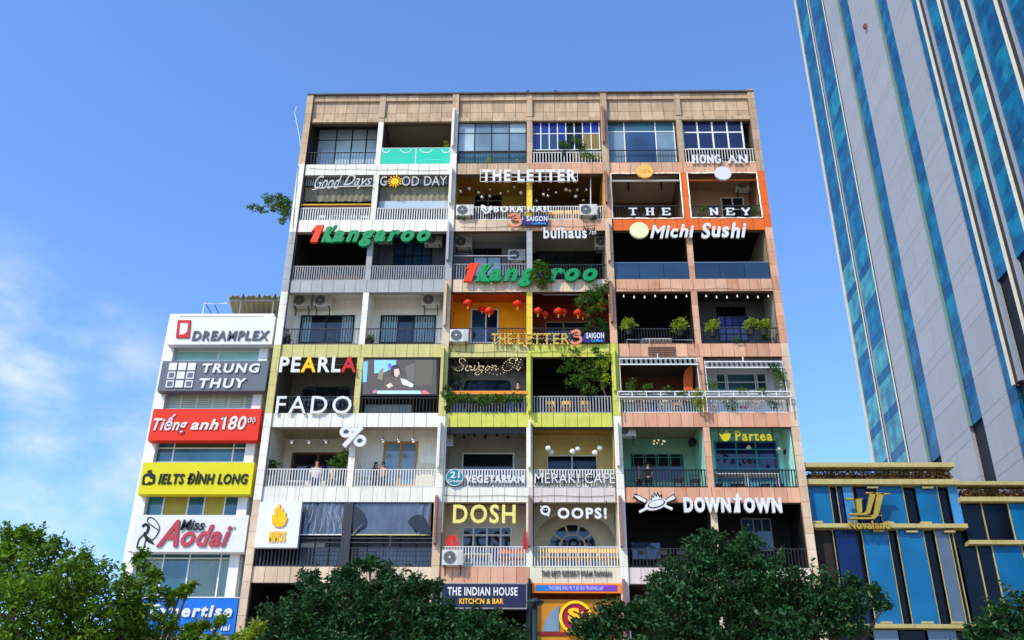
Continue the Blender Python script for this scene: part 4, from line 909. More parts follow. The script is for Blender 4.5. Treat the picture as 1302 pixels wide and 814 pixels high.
mb.build('figure_drawing', SIGNK, s)
s = board('board_sign', 'bright blue board with white lettering, lowest on the left block behind foliage', 178, 300.5, 760.5, 806, paint('azure_sign_board', '#0664bd', .5, .03), BY, .4)
letters(s, 'Expertise', (190, 768.5, 295, 789.5), BY - .07, SIGNW, .065, .12, .06, .03); letters(s, 'cho con tuong lai', (200, 794, 292, 804), BY - .05, SIGNW, .045, .1, .03)
MB().box(PX(178, 783, BY), PX(300.5, 783, BY) + .05, BY - .03, BY + .4, PZ(240, 760.5, BY) + .003, PZ(240, 759.3, BY)).build('frame', FW, s)
# rooftop canopy and frame
cn = thing('roof_canopy', (-12.8, 3, zt), 'corrugated translucent canopy sloping up behind the topmost white sign board', 'canopy')
mb = MB(); nn = 44
zA, zB = PZ(320, 377, .9), PZ(320, 408, 4.2)
for j in range(nn + 1):
    u = j/nn; w_ = .07*math.cos(j*math.pi/2)
    for t in (0, .2, .45, .7, 1):
        Yc = .9 + 3.3*t; xl = PX(287 + 17*t, 390, Yc); xr = PX(362, 390, Yc)
        mb.v.append((xl + (xr-xl)*u, Yc, zA + (zB-zA)*t - .2*math.sin(t*math.pi) + w_ + (.12 if t == 0 and j % 6 == 0 else 0)))
for j in range(nn):
    for q in range(4): mb.f.append((j*5+q, j*5+q+1, (j+1)*5+q+1, (j+1)*5+q))
o = mb.build('sheet', paint('weathered_canopy_sheet', '#8f8768', .75, .15, .5), cn, True); md = o.modifiers.new('s', 'SOLIDIFY'); md.thickness = .02
for x in (-14.0, -12.4): MB().tube([(x, 1.1, zt), (x, 1.1, zA - .1)], .03).build('post', RAILG, cn)
for t in (.05, .5, .95): Yc = .9 + 3.3*t; MB().tube([(PX(290 + 14*t, 390, Yc), Yc, zA + (zB-zA)*t - .3*math.sin(t*math.pi) - .1), (PX(360, 390, Yc), Yc, zA + (zB-zA)*t - .3*math.sin(t*math.pi) - .1)], .03).build('purlin', RAILG, cn)
fr = thing('roof_frame', P(272, 403, 1.0), 'thin white pipe frame with slack cables on the left rooftop', 'frame')
MB().tube([P(257, 403.5, 1), P(260, 386, 1), P(289, 386, 1)], .035, 6).build('pipe', FW, fr)
MB().tube([P(262, 387, 1), P(271, 403, 1)], .018, 5).tube([P(273, 388, 1), P(280, 403, 1)], .018, 5).build('cable', RAILD, fr)

# ---------------------------------------------------------------- gold and blue office building on the right
NB = thing('office_building', (18, 3, GZ), 'low blue glass block with gold bands and planted ledges at right', 'building')
NY = .3
GB = paint('champagne_gold_band', '#b0a269', .5, .1, .35, metal=.1); NBK = paint('black_recess', '#0a0c10', .3, .1)
NBL = glossy('painted_sky_reflection_panel', '#0b5580', .15, .25, .1, '#12618e'); NLB = glossy('light_blue_panel', '#3674a2', .15, .25, .1, '#4280ae'); NNV = glossy('navy_panel', '#041c48', .12, .25, .1, '#062250'); NDK = glossy('dark_glass_panel', '#050a12', .08, .18, .2, '#08121e'); NGR = glossy('grey_glass_panel', '#4a5564', .1, .7, .1, '#5a6472'); NCU = paint('brown_curtain_panel', '#2a2420', .8, .2)  # the mid blue panels carry the sky's reflection as flat colour
def nz(y): return PZ(1150, y, NY)
def band_(name, m, xa, xb, ya, yb2, dep, Y=NY, par=None):
    ym = (ya+yb2)/2; return box(name, m, par or NB, PX(xa, ym, Y), PX(xb, ym, Y), Y - dep, Y, PZ((xa+xb)/2, yb2, Y), PZ((xa+xb)/2, ya, Y))
XL = PXc(6) + .19; XM = PX(1219, 640, NY)
box('body', NBK, NB, XL, XM, NY + .35, 14, GZ, nz(612)); box('body', NBK, NB, XM + .003, 26.5, NY + .35, 16, GZ, PZ(1260, 634, NY))
def gband(xa, xb, ya, yb2, dep=.25, x0=None):
    ym = (ya+yb2)/2; box('gold_band', GB, NB, x0 if x0 is not None else PX(xa, ym, NY), PX(xb, ym, NY), NY - dep, NY + .34, PZ(1150, yb2, NY), PZ(1150, ya, NY))
gband(1025, 1210, 591, 596.5, .3, XL); gband(1025, 1216, 611.5, 618, .25, XL); gband(1036, 1227.5, 667.8, 673, .25, XL); gband(1118, 1240, 795, 800, .25, XL)
gband(1217, 1390, 614.5, 619, .3, XM + .004); gband(1222, 1390, 633.8, 639.5, .25, XM + .004); gband(1228, 1390, 688.5, 693.5, .25, XM + .004)
gband(1228, 1390, 800, 805, .25, XM + .004)
box('planter_trough', NBK, NB, XL, PX(1210, 604, NY), NY + .1, NY + .32, nz(611.4), nz(603)); box('planter_trough', NBK, NB, XM + .01, 26, NY + .1, NY + .32, nz(633.6), nz(626))
def npan(xa, xb, ya, yb2, m, y=0.0, name='glass_panel'):
    ym = (ya+yb2)/2
    x0, x1 = PX(xa, ym, NY), PX(xb, ym, NY)
    box(name, m, NB, x0 + .01, x1 - .01, NY + y, NY + y + .05, PZ(1150, yb2, NY) + .01, PZ(1150, ya, NY) - .01)
# row one (x at mid height)
for xa, xb, m, y in ((1029, 1057, NBL, .02), (1058, 1066, NDK, .2), (1067, 1074, NNV, .1), (1074.5, 1086, NLB, .0), (1087, 1092, NDK, .2), (1092, 1118, NNV, .1), (1119, 1151, NBL, .02), (1152, 1167, NDK, .2), (1167.5, 1195, NBL, .02), (1196, 1209, NDK, .2), (1209.5, 1222, NLB, .02)):
    npan(xa, xb, 618.3, 667.5, m, y)
for xa, xb, m, y in ((1037, 1066, NCU, .2), (1070, 1098, NNV, .05), (1098.5, 1104, NDK, .2), (1105, 1138, NBL, .02), (1139, 1150, NDK, .2), (1151, 1184, NBL, .02), (1185, 1199, NDK, .2), (1200, 1217, NGR, .05), (1218, 1236, NDK, .2)):
    npan(xa, xb, 673.3, 794.5, m, y)
for xa, xb, m, y in ((1118, 1150, NGR, .05), (1152, 1185, NDK, .1), (1188, 1225, NGR, .05)): npan(xa, xb, 800.5, 900, m, y)
for xa, xb, m in ((1227, 1252, NDK), (1253, 1286, NDK), (1287, 1330, NBL), (1331, 1370, NDK)): npan(xa, xb, 640, 688, m, .05 if m is NDK else .0)
for xa, xb, m in ((1230, 1252, NDK), (1253, 1272, NDK), (1273, 1310, NBL), (1312, 1340, NDK), (1341, 1375, NBL)): npan(xa, xb, 694, 799.5, m, .05 if m is NDK else .0)
def gfin(x, ya, yb2, w=.009):
    a = PX(x, (ya+yb2)/2, NY); box('gold_fin', GB, NB, a - w, a + w, NY - .02, NY + .06, PZ(1150, yb2, NY) + .003, PZ(1150, ya, NY) - .003)
for x in (1057.5, 1066.5, 1086.5, 1118.5, 1151.5, 1195.5): gfin(x, 618, 667.8)
for x in (1067, 1104.5, 1138.5, 1150.5, 1184.5, 1199.5, 1217.5, 1222.5): gfin(x, 673, 795)
for x in (1252.5, 1286.5, 1330.5): gfin(x, 639.5, 688.5, .015)
for x in (1252.5, 1272.5, 1311): gfin(x, 693.5, 800, .015)
for (x, y) in ((1040, 664), (1110, 620), (1130, 665), (1178, 665), (1180, 620), (1118, 675), (1160, 676), (1208, 676), (1128, 792), (1180, 792), (1218, 792)):
    a = P(x, y, NY - .1); box('gold_clip', GB, NB, a.x - .25, a.x + .2, NY - .16, NY - .02, a.z - .04, a.z + .04)
s = sign('emblem_sign', 'gold monogram of slanted strokes above gold lettering on the blue block', 1104, 672, -.15)
def gs(pts, w=None): return MB().prism(pp(pts, -.15), -.15, .02).build('stroke', GOLD, s)
gs([(1096, 652), (1091, 652), (1088.5, 635), (1085, 634.5), (1085, 633.5), (1097, 633.5), (1095.5, 636), (1096.5, 648)])
gs([(1106, 627.5), (1114, 626), (1106.5, 652), (1102, 654.5), (1080, 654.5), (1080, 652.8), (1098, 652.5), (1102, 649)])
gs([(1115, 628), (1124, 627), (1117, 655), (1112, 660), (1080.5, 660), (1080.5, 658), (1108, 657.5), (1111, 653)])
gs([(1101, 625.5), (1134, 627.5), (1125, 629), (1101, 627.3)]); gs([(1076.5, 633), (1099, 634), (1076.5, 635.2)])
letters(s, 'Novaland', (1079, 662, 1131, 672.5), -.15, GOLD, .1, 0, .04, .02); struts(s, 1082, 1122, 655, -.1, .04, GB)

# ---------------------------------------------------------------- glass tower on the right
TW = thing('glass_tower', (45, 30, GZ), 'tall tower with teal glass strips, pale metal panels and cream fins', 'tower')
KT = 1.3; TX = CP.x + KT*(25 - CP.x)
def ty(y): return CP.y + KT*(y - CP.y)
FZ = lambda i: 28.15 + 3.744*i
T0, T1 = -6, 21
TG = glossy('tower_blue_glass', '#003f68', .1, .3, .3, '#00647c', dist=.12); TG2 = glossy('tower_painted_reflection_glass', '#00546e', .1, .3, .3, '#0a7482', dist=.12); TS = glossy('tower_spandrel_glass', '#003a5e', .1, .3, .15, '#00506c')  # teal tones stand for reflections in the panes, put into the colour
TGR = glossy('tower_green_glass', '#1f6a6e', .07, .8, .45, '#3a8580', dist=.3)
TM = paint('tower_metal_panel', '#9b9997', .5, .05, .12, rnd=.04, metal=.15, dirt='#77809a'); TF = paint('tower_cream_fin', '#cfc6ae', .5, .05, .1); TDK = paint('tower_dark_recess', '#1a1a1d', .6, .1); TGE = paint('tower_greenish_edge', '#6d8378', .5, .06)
TFG = paint('tower_grey_fin_face', '#8a9096', .5, .05); TFD = paint('tower_painted_gap_shade', '#2c2a28', .6, .05)
box('core', TDK, TW, TX + .3, TX + 34, ty(-30), ty(28.5), GZ, FZ(T1))
for k in range(3): pass
tcell = {}
def tpiece(kind, m, y0, y1, z0, z1, proud=.0):
    key = (kind, m.name)
    if key not in tcell:
        bm = bmesh.new(); bmesh.ops.create_cube(bm, size=1.0); me = bpy.data.meshes.new(kind); bm.to_mesh(me); bm.free(); me.materials.append(m); tcell[key] = me
    o = bpy.data.objects.new(kind, tcell[key]); COL.objects.link(o); o.parent = TW
    o.location = Vector((TX + .15 - proud/2, (y0+y1)/2, (z0+z1)/2)) - TW.location; o.scale = (.3 + proud, y1 - y0 - .03, z1 - z0 - .022)
    return o
def metal(ya, yb_, n):
    w = (yb_-ya)/n
    for i in range(T0, T1):
        for j in range(n):
            tpiece('metal_panel', TM, ya + j*w, ya + (j+1)*w, FZ(i), FZ(i) + 3.744 - .91); 
        tpiece('metal_spandrel', TM, ya, yb_, FZ(i) + 3.744 - .91, FZ(i+1))
def glass(ya, yb_, n, i0=0, tealp=.15, gr=False):
    w = (yb_-ya)/n
    for i in range(i0, T1):
        for j in range(n):
            m = TG2 if random.random() < tealp else TG
            if gr and i < 9 and random.random() < (1 - i*.1): m = TGR
            tpiece('glass_pane', m, ya + j*w, ya + (j+1)*w, FZ(i), FZ(i) + 3.744 - .91, -.06)
            tpiece('spandrel_pane', TS, ya + j*w, ya + (j+1)*w, FZ(i) + 3.744 - .91, FZ(i+1), -.06)
def tfin(y, w, prot=.35, z0=None, shaded=True):
    prot *= .4
    za = z0 if z0 else FZ(-6)
    box('fin', TF, TW, TX - prot, TX + .28, ty(y), ty(y) + w*.3, za, FZ(T1) + .5)
    if shaded: box('fin_return', TFD, TW, TX - prot*.3, TX + .27, ty(y) - w*.6, ty(y) - .004, za, FZ(T1) + .4); box('fin_edge', TFG, TW, TX - prot*.4, TX + .26, ty(y) - w*.95, ty(y) - w*.6 - .004, za, FZ(T1) + .4)  # dark strip stands for the shadow gap beside the cream fin
glass(ty(25.6), ty(28.3), 1, -6, .18, True); glass(ty(22.1), ty(25.2), 1, -6, .18, True)
metal(ty(18.9), ty(21.6), 1); glass(ty(17.0), ty(18.6), 1, 0, .05); metal(ty(12.5), ty(17.0), 2); glass(ty(10.75), ty(12.2), 1, 0, .1); metal(ty(7.6), ty(10.75), 2)
glass(ty(6.6), ty(7.55), 1, -2, .1); glass(ty(4.2), ty(6.2), 1, 2, .3); glass(ty(1.8), ty(3.9), 1, 2, .35); glass(ty(-1.2), ty(1.5), 2, 2, .3); glass(ty(-5), ty(-1.5), 2, 2, .4); glass(ty(-9), ty(-5.3), 2, 2, .3)
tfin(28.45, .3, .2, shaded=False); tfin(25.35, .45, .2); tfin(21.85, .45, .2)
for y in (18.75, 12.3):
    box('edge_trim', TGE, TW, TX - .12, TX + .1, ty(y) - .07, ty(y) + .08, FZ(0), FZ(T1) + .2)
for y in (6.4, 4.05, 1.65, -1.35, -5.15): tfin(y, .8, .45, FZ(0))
wc = thing('window_cleaner_anchor', (TX - .1, ty(14.6), 50), 'small red bracket on the pale metal panels of the tower', 'bracket')
c = PY = None
d = ray(1102, 34); q = CP + d*((TX - CP.x)/d.x); wc.location = (TX - .02, q.y, q.z)
MB().box(TX - .3, TX - .02, q.y - .15, q.y + .2, q.z - .15, q.z + .25).tube([(TX - .2, q.y - .1, q.z), (TX - .2, q.y - .35, q.z - .5)], .05).build('bracket_body', paint('rust_red', '#7a4038', .6, .1), wc)


# ---------------------------------------------------------------- balcony fittings that belong to the building
def rx(r, c, e=.02): return PXc(c) + pw(c) + e, PXc(c+1) - pw(c+1) - e
# grey louvre strips and stained awning cloth in the upper left bays
for c in (0, 1):
    a, b = rx(2, c); za, zb = PZ(440, 236, .35), zf(6) - BH + .12
    mb = MB(); n = 30
    for j in range(n): x = a + (b-a)*(j+.5)/n; mb.box(x - .036, x + .036, .34, .38, za, zb)
    mb.build('louvre', RAILG, bld); box('louvre_backing', DARKIN, bld, a, b, .4, .42, za, zb)
    mb = MB(); z1 = PZ(440, 237, .5); z0 = PZ(440, 256, .7); n = 24
    for j in range(n + 1):
        x = a + (b-a)*j/n; mb.v += [(x, .5 + .02*(j % 2), z1), (x, .62 + .05*(j % 2), (z0+z1)/2), (x, .7 + .03*(j % 2), z0 + random.uniform(-.03, .03))]
    for j in range(n):
        for q in (0, 1): mb.f.append((j*3+q, j*3+q+1, j*3+q+4, j*3+q+3))
    mb.build('awning_cloth', paint('stained_awning_cloth', '#8f8b78', .9, .2, .85, scale=2.5, dirt='#35322a'), bld)
a, b = rx(2, 0); MB().tube([(a, .12, PZ(430, 260.5, .12)), (b, .12, PZ(430, 260.5, .12))], .045).build('handrail_pipe', paint('orange_yellow_pipe', '#e0a63a', .5, .05), bld)
MB().box(a, b, .14, .17, PZ(430, 264.5, .14), PZ(430, 262, .14)).build('handrail_board', paint('maroon_board', '#4c1f1a', .6, .1), bld)
a, b = rx(2, 1); box('parapet_board', paint('blue_grey_board', '#a3b2bd', .6, .08), bld, a, b, .4, .44, PZ(530, 264, .4), PZ(530, 255.5, .4))
# teal banner on the open top bay
a, b = rx(1, 1); zb0, zb1 = zf(6) + .02, PZ(528, 189, .05)
TEAL = paint('teal_banner', '#12b394', .5, .04)
bn = thing('banner', ((a+b)/2, .05, zb0), 'teal green banner with white curved lines on the open top floor balcony', 'banner')
box('cloth', TEAL, bn, a, (a+b)/2 - .02, .03, .06, zb0, zb1); box('cloth', TEAL, bn, (a+b)/2 + .02, b, .03, .06, zb0, zb1)
box('seam', SIGNW, bn, (a+b)/2 - .02, (a+b)/2 + .02, .025, .06, zb0, zb1); box('hem', SIGNW, bn, a, b, .02, .065, zb1, zb1 + .03)
for (x, w_, n0) in ((491, 4.5, 0), (516, 7, 0), (542, 7.5, 0), (567, 5, 0)):
    q = [P(x + w_*math.cos(t*math.pi/8), 190 + 4.2*math.sin(t*math.pi/8), .02) for t in range(9)]; MB().ribbon([(p.x, p.z) for p in q], .05, .018, .028).build('curve_print', SIGNW, bn)
q = [P(550 + 19*math.cos(math.pi + t*math.pi/8), 206 - 3*math.sin(t*math.pi/8), .02) for t in range(9)]; MB().ribbon([(p.x, p.z) for p in q], .03, .018, .028).build('curve_print', paint('mint_print', '#5fe0c4', .5, .02), bn)
# string lights round the orange unit
for c in (4, 5):
    a, b = rx(2, c, .05); z0, z1 = zf(5) + .02, zf(6) - BH - .03; st = thing('string_lights', ((a+b)/2, -.02, z1), ['rope of white lights edging the brown ceilinged bay', 'rope of white lights edging the bay with white door in the orange unit'][c-4], 'lights', 'rope lights around the orange framed openings')
    rr = random.Random(c); pts = []
    for (p, q, n) in (((a, z0), (a, z1), 9), ((a, z1), (b, z1), 12), ((b, z1), (b, z0), 9), ((b, z0), (a, z0), 12)):
        for j in range(n): t = j/n; pts.append((p[0] + (q[0]-p[0])*t + rr.uniform(-.01, .01), -.02, p[1] + (q[1]-p[1])*t + rr.uniform(-.015, .015)))
    pts.append(pts[0]); MB().tube(pts, .032, 5).build('rope', lamp('rope_white', '#f2ead8', .25), st)
    box('tube_light', lamp('tube_white', '#d8d4c8', .15) if c == 4 else ORANGE, bld, a, b, .3, .36, PZ(870, 230.5, .3) + .02, PZ(870, 229, .3) + .03)
# white framed folded awnings and plant shelves, right side fifth row
for c, (ya, yb2), lab in ((4, (456, 463.5), 'folded white awning frame over the dark bay with plants'), (5, (460, 467.5), 'folded white awning frame over the pale blue windowed bay')):
    a, b = rx(5, c); s = thing('folded_awning', ((a+b)/2, 0, PZ(850, ya, -.1)), lab, 'awning', 'folded awnings on the right')
    z1, z0 = PZ(850 + 100*(c-4), ya, -.1), PZ(850 + 100*(c-4), yb2, -.25)
    MB().box(a, b, -.12, -.08, z1 - .03, z1 + .03).box(a, b, -.28, -.24, z0 - .03, z0 + .03).box((a+b)/2 - .02, (a+b)/2 + .02, -.1, .0, z1, z1 + .25).build('frame', SIGNW, s)
    mb = MB(); n = 16
    for j in range(n): x = a + (b-a)*(j+.5)/n; mb.v += [(x - .06, -.13, z1 - .04), (x + .06, -.13, z1 - .04), (x + .06, -.24, z0 + .02), (x - .06, -.24, z0 + .02)]; mb.f.append((4*j, 4*j+1, 4*j+2, 4*j+3))
    mb.build('slat_cloth', paint('grey_awning_cloth', '#6c6e70', .8, .1), s)
    MB().tube([(a + .02, -.12, z1), (a + .02, -.25, zf(2) + .9)], .02).tube([(b - .02, -.12, z1), (b - .02, -.25, zf(2) + .9)], .02).build('arm', SIGNW, s)
    zs0, zs1 = PZ(850, 505, -.3), PZ(850, 498.5, -.3)
    sh = thing('plant_shelf', ((a+b)/2, -.2, zs0), ['white slatted plant shelf on the railing below the dark bay', 'white slatted plant shelf on the railing below the pale blue bay'][c-4], 'shelf', 'white plant shelves')
    mb = MB(); aa, bb = a - .14, b + .1
    for z in (zs0, zs1): mb.box(aa, bb, -.36, -.32, z - .025, z + .025).box(aa, bb, -.06, -.02, z - .025, z + .025)
    for j in range(7): x = aa + (bb-aa)*j/6; mb.box(x - .02, x + .02, -.357, -.323, zs0, zs1).box(x - .015, x + .015, -.35, -.03, zs0 - .02, zs0 + .01)
    mb.build('frame', SIGNW, sh); box('tray', RAILW, sh, aa + .02, bb - .02, -.31, -.07, zs0 + .012, zs0 + .03)
    for x in (aa + .05, bb - .05): MB().box(x - .02, x + .02, -.34, -.3, zf(2) - .1, zs0 - .03).build('leg', SIGNW, sh)
# wooden lattice hung on beam, chair rail outside dark plant bay
s = thing('timber_lattice', P(840, 450, -.08), 'small timber slat lattice fixed on the pink beam below the potted plants', 'lattice')
for j in range(4): a = P(824, 441.5 + 2.7*j, -.08); b = P(858, 441.5 + 2.7*j, -.08); box('slat', BROWN, s, a.x, b.x, -.09, -.03, a.z - .025, a.z + .025)
for x in (825, 857): a = P(x, 440.5, -.08); b = P(x, 451, -.08); box('upright', BROWN, s, a.x - .02, a.x + .02, -.03, -.004, b.z, a.z)
s = thing('rail_frame', P(840, 437, -.1), 'pale thin metal frame outside the black bay with potted shrubs', 'frame')
MB().tube([P(797, 438, -.1), P(797, 432, -.1), P(881, 432.5, -.1), P(881, 438, -.1)], .022).tube([P(826, 438, -.1), P(826, 431, -.1)], .018).build('pipe', RAILG, s)
# plastic sheets on the charcoal unit
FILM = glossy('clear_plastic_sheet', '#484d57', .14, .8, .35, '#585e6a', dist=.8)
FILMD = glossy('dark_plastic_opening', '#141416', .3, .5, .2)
for xa, xb, c in ((383, 437, 0), (448, 548, 1)):
    x0, x1 = PX(xa, 660, .1), PX(xb, 660, .1); z1, z0 = zf(1) - BH - .03, PZ(450, 680, .1)
    mb = MB(); n = 22 if c == 0 else 40; rr = random.Random(3 + c)
    for j in range(n + 1):
        t = j/n; amp = .09 if (c == 0 or t < .1 or t > .82) else .008
        for q in range(5): mb.v.append((x0 + (x1-x0)*t, .12 + (amp*math.sin(j*1.9 + q*.35)*.7 + rr.uniform(-amp, amp)*.4), z1 + (z0-z1)*q/4))
    for j in range(n):
        for q in range(4): mb.f.append((j*5+q, j*5+q+1, (j+1)*5+q+1, (j+1)*5+q))
    o = mb.build('plastic_sheet', FILM, bld, True)
    if c == 0: o['label'] = 'crumpled clear plastic sheet'
    box('sheet_edge', RAILW if c == 0 else LIMEP, bld, x0, x1, .07, .11, z0 - .03, z0 + .02)
def blob_px(pts, Y, m, name): 
    q = pp(smooth(pts + [pts[0]], 3)[:-1], Y); return MB().prism(q, Y, Y + .01).build(name, m, bld)
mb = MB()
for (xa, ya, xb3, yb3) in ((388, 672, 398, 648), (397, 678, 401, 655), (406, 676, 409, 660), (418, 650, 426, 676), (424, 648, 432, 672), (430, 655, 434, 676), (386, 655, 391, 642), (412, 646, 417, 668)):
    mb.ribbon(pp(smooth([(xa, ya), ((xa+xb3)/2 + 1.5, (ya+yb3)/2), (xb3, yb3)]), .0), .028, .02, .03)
mb.build('sheet_glint', paint('painted_crease_highlight', '#8a8e96', .3, .2), bld)  # pale ribbons laid on as highlights of the crumpled sheet
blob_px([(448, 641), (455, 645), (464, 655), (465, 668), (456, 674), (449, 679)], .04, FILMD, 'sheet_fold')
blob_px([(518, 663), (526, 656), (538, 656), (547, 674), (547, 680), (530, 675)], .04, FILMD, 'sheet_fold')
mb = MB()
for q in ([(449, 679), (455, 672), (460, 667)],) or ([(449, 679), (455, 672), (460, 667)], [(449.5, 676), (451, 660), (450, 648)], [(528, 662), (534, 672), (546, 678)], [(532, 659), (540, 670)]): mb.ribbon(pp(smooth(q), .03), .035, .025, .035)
mb.build('sheet_glint', paint('painted_crease_glint', '#74787e', .3, .05), bld)  # light strip drawn as the glint along the fold
box('door_post', CHAR, bld, PX(446, 680, .0), PX(438, 680, .0), -.02, .02, zf(0) + .01, zf(1) - BH - .02)
# corrugated tin behind the railing under the video screen
a, b = rx(5, 1); mb = MB(); n = 40
for j in range(n + 1): x = PX(464, 520, .5) + (PX(523, 520, .5) - PX(464, 520, .5))*j/n; mb.v += [(x, .5 + (.03 if j % 2 else 0), zf(2) + .01), (x, .5 + (.03 if j % 2 else 0), PZ(500, 514.5, .5))]
for j in range(n): mb.f.append((2*j, 2*j+1, 2*j+3, 2*j+2))
mb.build('corrugated_sheet', paint('tin_sheet', '#9a9d95', .5, .1, .3, metal=.3), bld)
# orange beam and surfboard like panel
a, b = rx(5, 2); box('handrail_beam', paint('orange_timber', '#cf8126', .55, .12), bld, a - .25, b + .15, -.02, .07, PZ(620, 502, 0) + .02, PZ(620, 498, 0) + .03)
s = thing('surfboard', P(876, 498, .9), 'orange upright board with a pointed top leaning in the dark plant bay', 'board')
MB().prism(pp(smooth([(870, 500), (869, 480), (873, 469), (880, 466), (881, 482), (880, 500)], 3), .9), .9, .96).build('deck', paint('burnt_orange', '#d9641e', .4, .05), s)
# white pole, pipe, black curtain box
MB().tube([P(751, 224, .5), P(751, 262, .5)], .03).build('pole', SIGNW, bld); MB().tube([P(577, 325.5, .6), P(657, 325.5, .6)], .022).build('pipe', SIGNW, bld)
MB().tube([P(690, 375, .2), P(738, 375, .2)], .018).build('pipe', RAILG, bld)
for x in (799, 841): a = P(x, 226, 1.2); b = P(x, 243, 1.8); MB().tube([a, b], .035, 4).build('track_light', FD, bld)
box('vent_panel', SIGNW, bld, PX(567, 559, .6), PX(576, 559, .6), .6, .66, PZ(571, 567, .6), PZ(571, 551, .6))
mb = MB()
for j in range(5):
    for q in range(8): x = PX(568.3 + 1.6*j, 559, .58); z = PZ(571, 552.5 + 1.8*q, .58); mb.box(x - .012, x + .012, .585, .599, z - .012, z + .012)
mb.build('vent_hole', SIGNK, bld)['kind'] = 'stuff'
box('dark_valance', SIGNK, bld, *rx(6, 2), .05, .12, zf(2) - BH - .3, zf(2) - BH - .004); box('dark_valance', SIGNK, bld, *rx(6, 3), .05, .09, zf(2) - BH - .1, zf(2) - BH - .004)
box('wall_board', CREAM, bld, PX(529, 600, 1.45), PX(551, 600, 1.45), 1.4, 1.46, zf(1) + .01, PZ(540, 590, 1.45))
box('drain_pipe', RAILG, bld, PX(565, 600, -.14) - .02, PX(565, 600, -.14) + .03, -.16, -.11, zf(0) + 1.4, zf(2) - .1)
w0 = MB()
for j in range(7): w0.tube([P(380 - j*.9, 210 + j*1.2, -.12), P(372 - j, 290 + 20*j, -.12)], .006, 4) if j < 2 else None
w0.build('cable', SIGNK, bld)
s = thing('roof_wire', P(383, 190, 0), 'thin pale bent wire sticking up beside the top left corner', 'wire')
MB().tube([P(383, 190, .2), P(380, 170, .2), P(374.5, 143, .2), P(377, 136, .2)], .02, 5).build('wire', SIGNW, s)
s = thing('red_cloth', P(666, 697, -.05), 'folded red flag hanging at the pier beside the cream neon bay', 'flag')
MB().prism(pp([(665, 697), (665.5, 680), (668, 672), (670.5, 697), (668, 699)], -.1), -.1, -.06).build('cloth', RED, s)

# ---------------------------------------------------------------- air conditioners
ACW = paint('ac_casing', '#c4c2ba', .5, .06, .2); ACD = paint('ac_dark_grille', '#3b3d3e', .6, .05)
def make_ac():
    t = thing('air_conditioner', (0, 0, 0), 'x', 'air conditioner', 'air conditioner outdoor units')
    box('casing', ACW, t, -.43, .43, -.16, .16, 0, .62)
    MB().lathe((-.12, -.165, .31), [(.26, 0), (.26, .012), (.05, .014)], 18, 'y').build('fan_opening', ACD, t)
    mb = MB()
    for r_ in (.09, .15, .21, .25):
        mb.ribbon([(-.12 + r_*math.cos(a*math.pi/9), .31 + r_*math.sin(a*math.pi/9)) for a in range(19)], .014, -.192, -.18)
    for a in range(6): mb.ribbon([(-.12, .31), (-.12 + .25*math.cos(a*math.pi/3), .31 + .25*math.sin(a*math.pi/3))], .014, -.196, -.184)
    mb.build('fan_guard', RAILG, t)
    MB().lathe((-.12, -.19, .31), [(.05, 0), (.04, .012)], 10, 'y').build('hub', ACW, t)
    box('side_panel', paint('ac_side_panel', '#b1afa8', .5, .05), t, .2, .41, -.168, -.161, .04, .58)
    for x in (-.32, .32): MB().box(x - .02, x + .02, -.2, .2, -.04, -.002).box(x - .02, x + .02, .17, .21, -.35, -.04).build('bracket', RAILD, t)
    return t
ac0 = make_ac()
ACS = [(384, 391, 1.15, 'outdoor unit with dark fan under the ceiling, leftmost in the white unit'), (410, 391, 1.15, 'outdoor unit right beside another, above the dark sliding door'),
       (548, 390, 1.15, 'outdoor unit above the curtained sliding door right of the white unit'), (583.5, 436, -.18, 'outdoor unit on the edge of the orange painted lantern bay'),
       (591, 276, -.1, 'outdoor unit on the white railing left of the cupped hands emblem'), (748, 275.5, -.1, 'outdoor unit on the white railing right of the small white capitals'),
       (946, 243, 1.9, 'outdoor unit on the back wall above the white door in the orange framed bay'), (589, 316, 1.35, 'outdoor unit high on the grey wall left of the black window'),
       (657, 333, 1.35, 'outdoor unit on the grey wall beside the pale middle pier'), (551, 313, 1.3, 'outdoor unit at the right end of the dark blue grey wall behind green lettering'),
       (767, 316, 1.2, 'outdoor unit at the right end of the bay with rounded lower case lettering'), (655, 468, 1.5, 'outdoor unit on the grey wall right of the bulb handwriting'),
       (583, 470, 1.5, 'outdoor unit in shade left of the bulb handwriting'), (575.5, 719.5, -.2, 'clean outdoor unit fixed outside the railing under pale yellow capitals'),
       (796, 556, .6, 'outdoor unit at the top left of the green cafe bay'), (487.5, 309, 1.3, 'outdoor unit in deep shade left of the door behind green lettering')]
for i, (px, py, Y, lab) in enumerate(ACS):
    p = P(px, py, Y)
    if i == 0: ac0.location = p; ac0['label'] = lab
    else: dup(ac0, p, lab)

# ---------------------------------------------------------------- hanging lamps, lanterns, globes
LR = paint('lantern_red', '#d22a12', .55, .1)
def make_lantern():
    t = thing('paper_lantern', (0, 0, 0), 'x', 'lantern', 'red paper lanterns hanging in the orange unit')
    mb = MB(); n = 16; pr = [(max(.03, .225*math.sin(math.pi*i/10)**.8), -.165*math.cos(math.pi*i/10)) for i in range(11)]
    mb.lathe((0, 0, 0), pr, n); mb.build('shade', LR, t, False)
    MB().lathe((0, 0, .165), [(.06, -.01), (.06, .03)], 10).build('top_cap', YEL, t); MB().lathe((0, 0, -.165), [(.05, -.03), (.06, .01)], 10).build('bottom_cap', YEL, t)
    MB().lathe((0, 0, -.3), [(.035, 0), (.02, .1)], 7).build('tassel', paint('pale_gold_tassel', '#d9b870', .7, .05), t)
    MB().tube([(0, 0, .18), (0, 0, .55)], .006, 4).build('cord', SIGNK, t); return t
l0 = make_lantern()
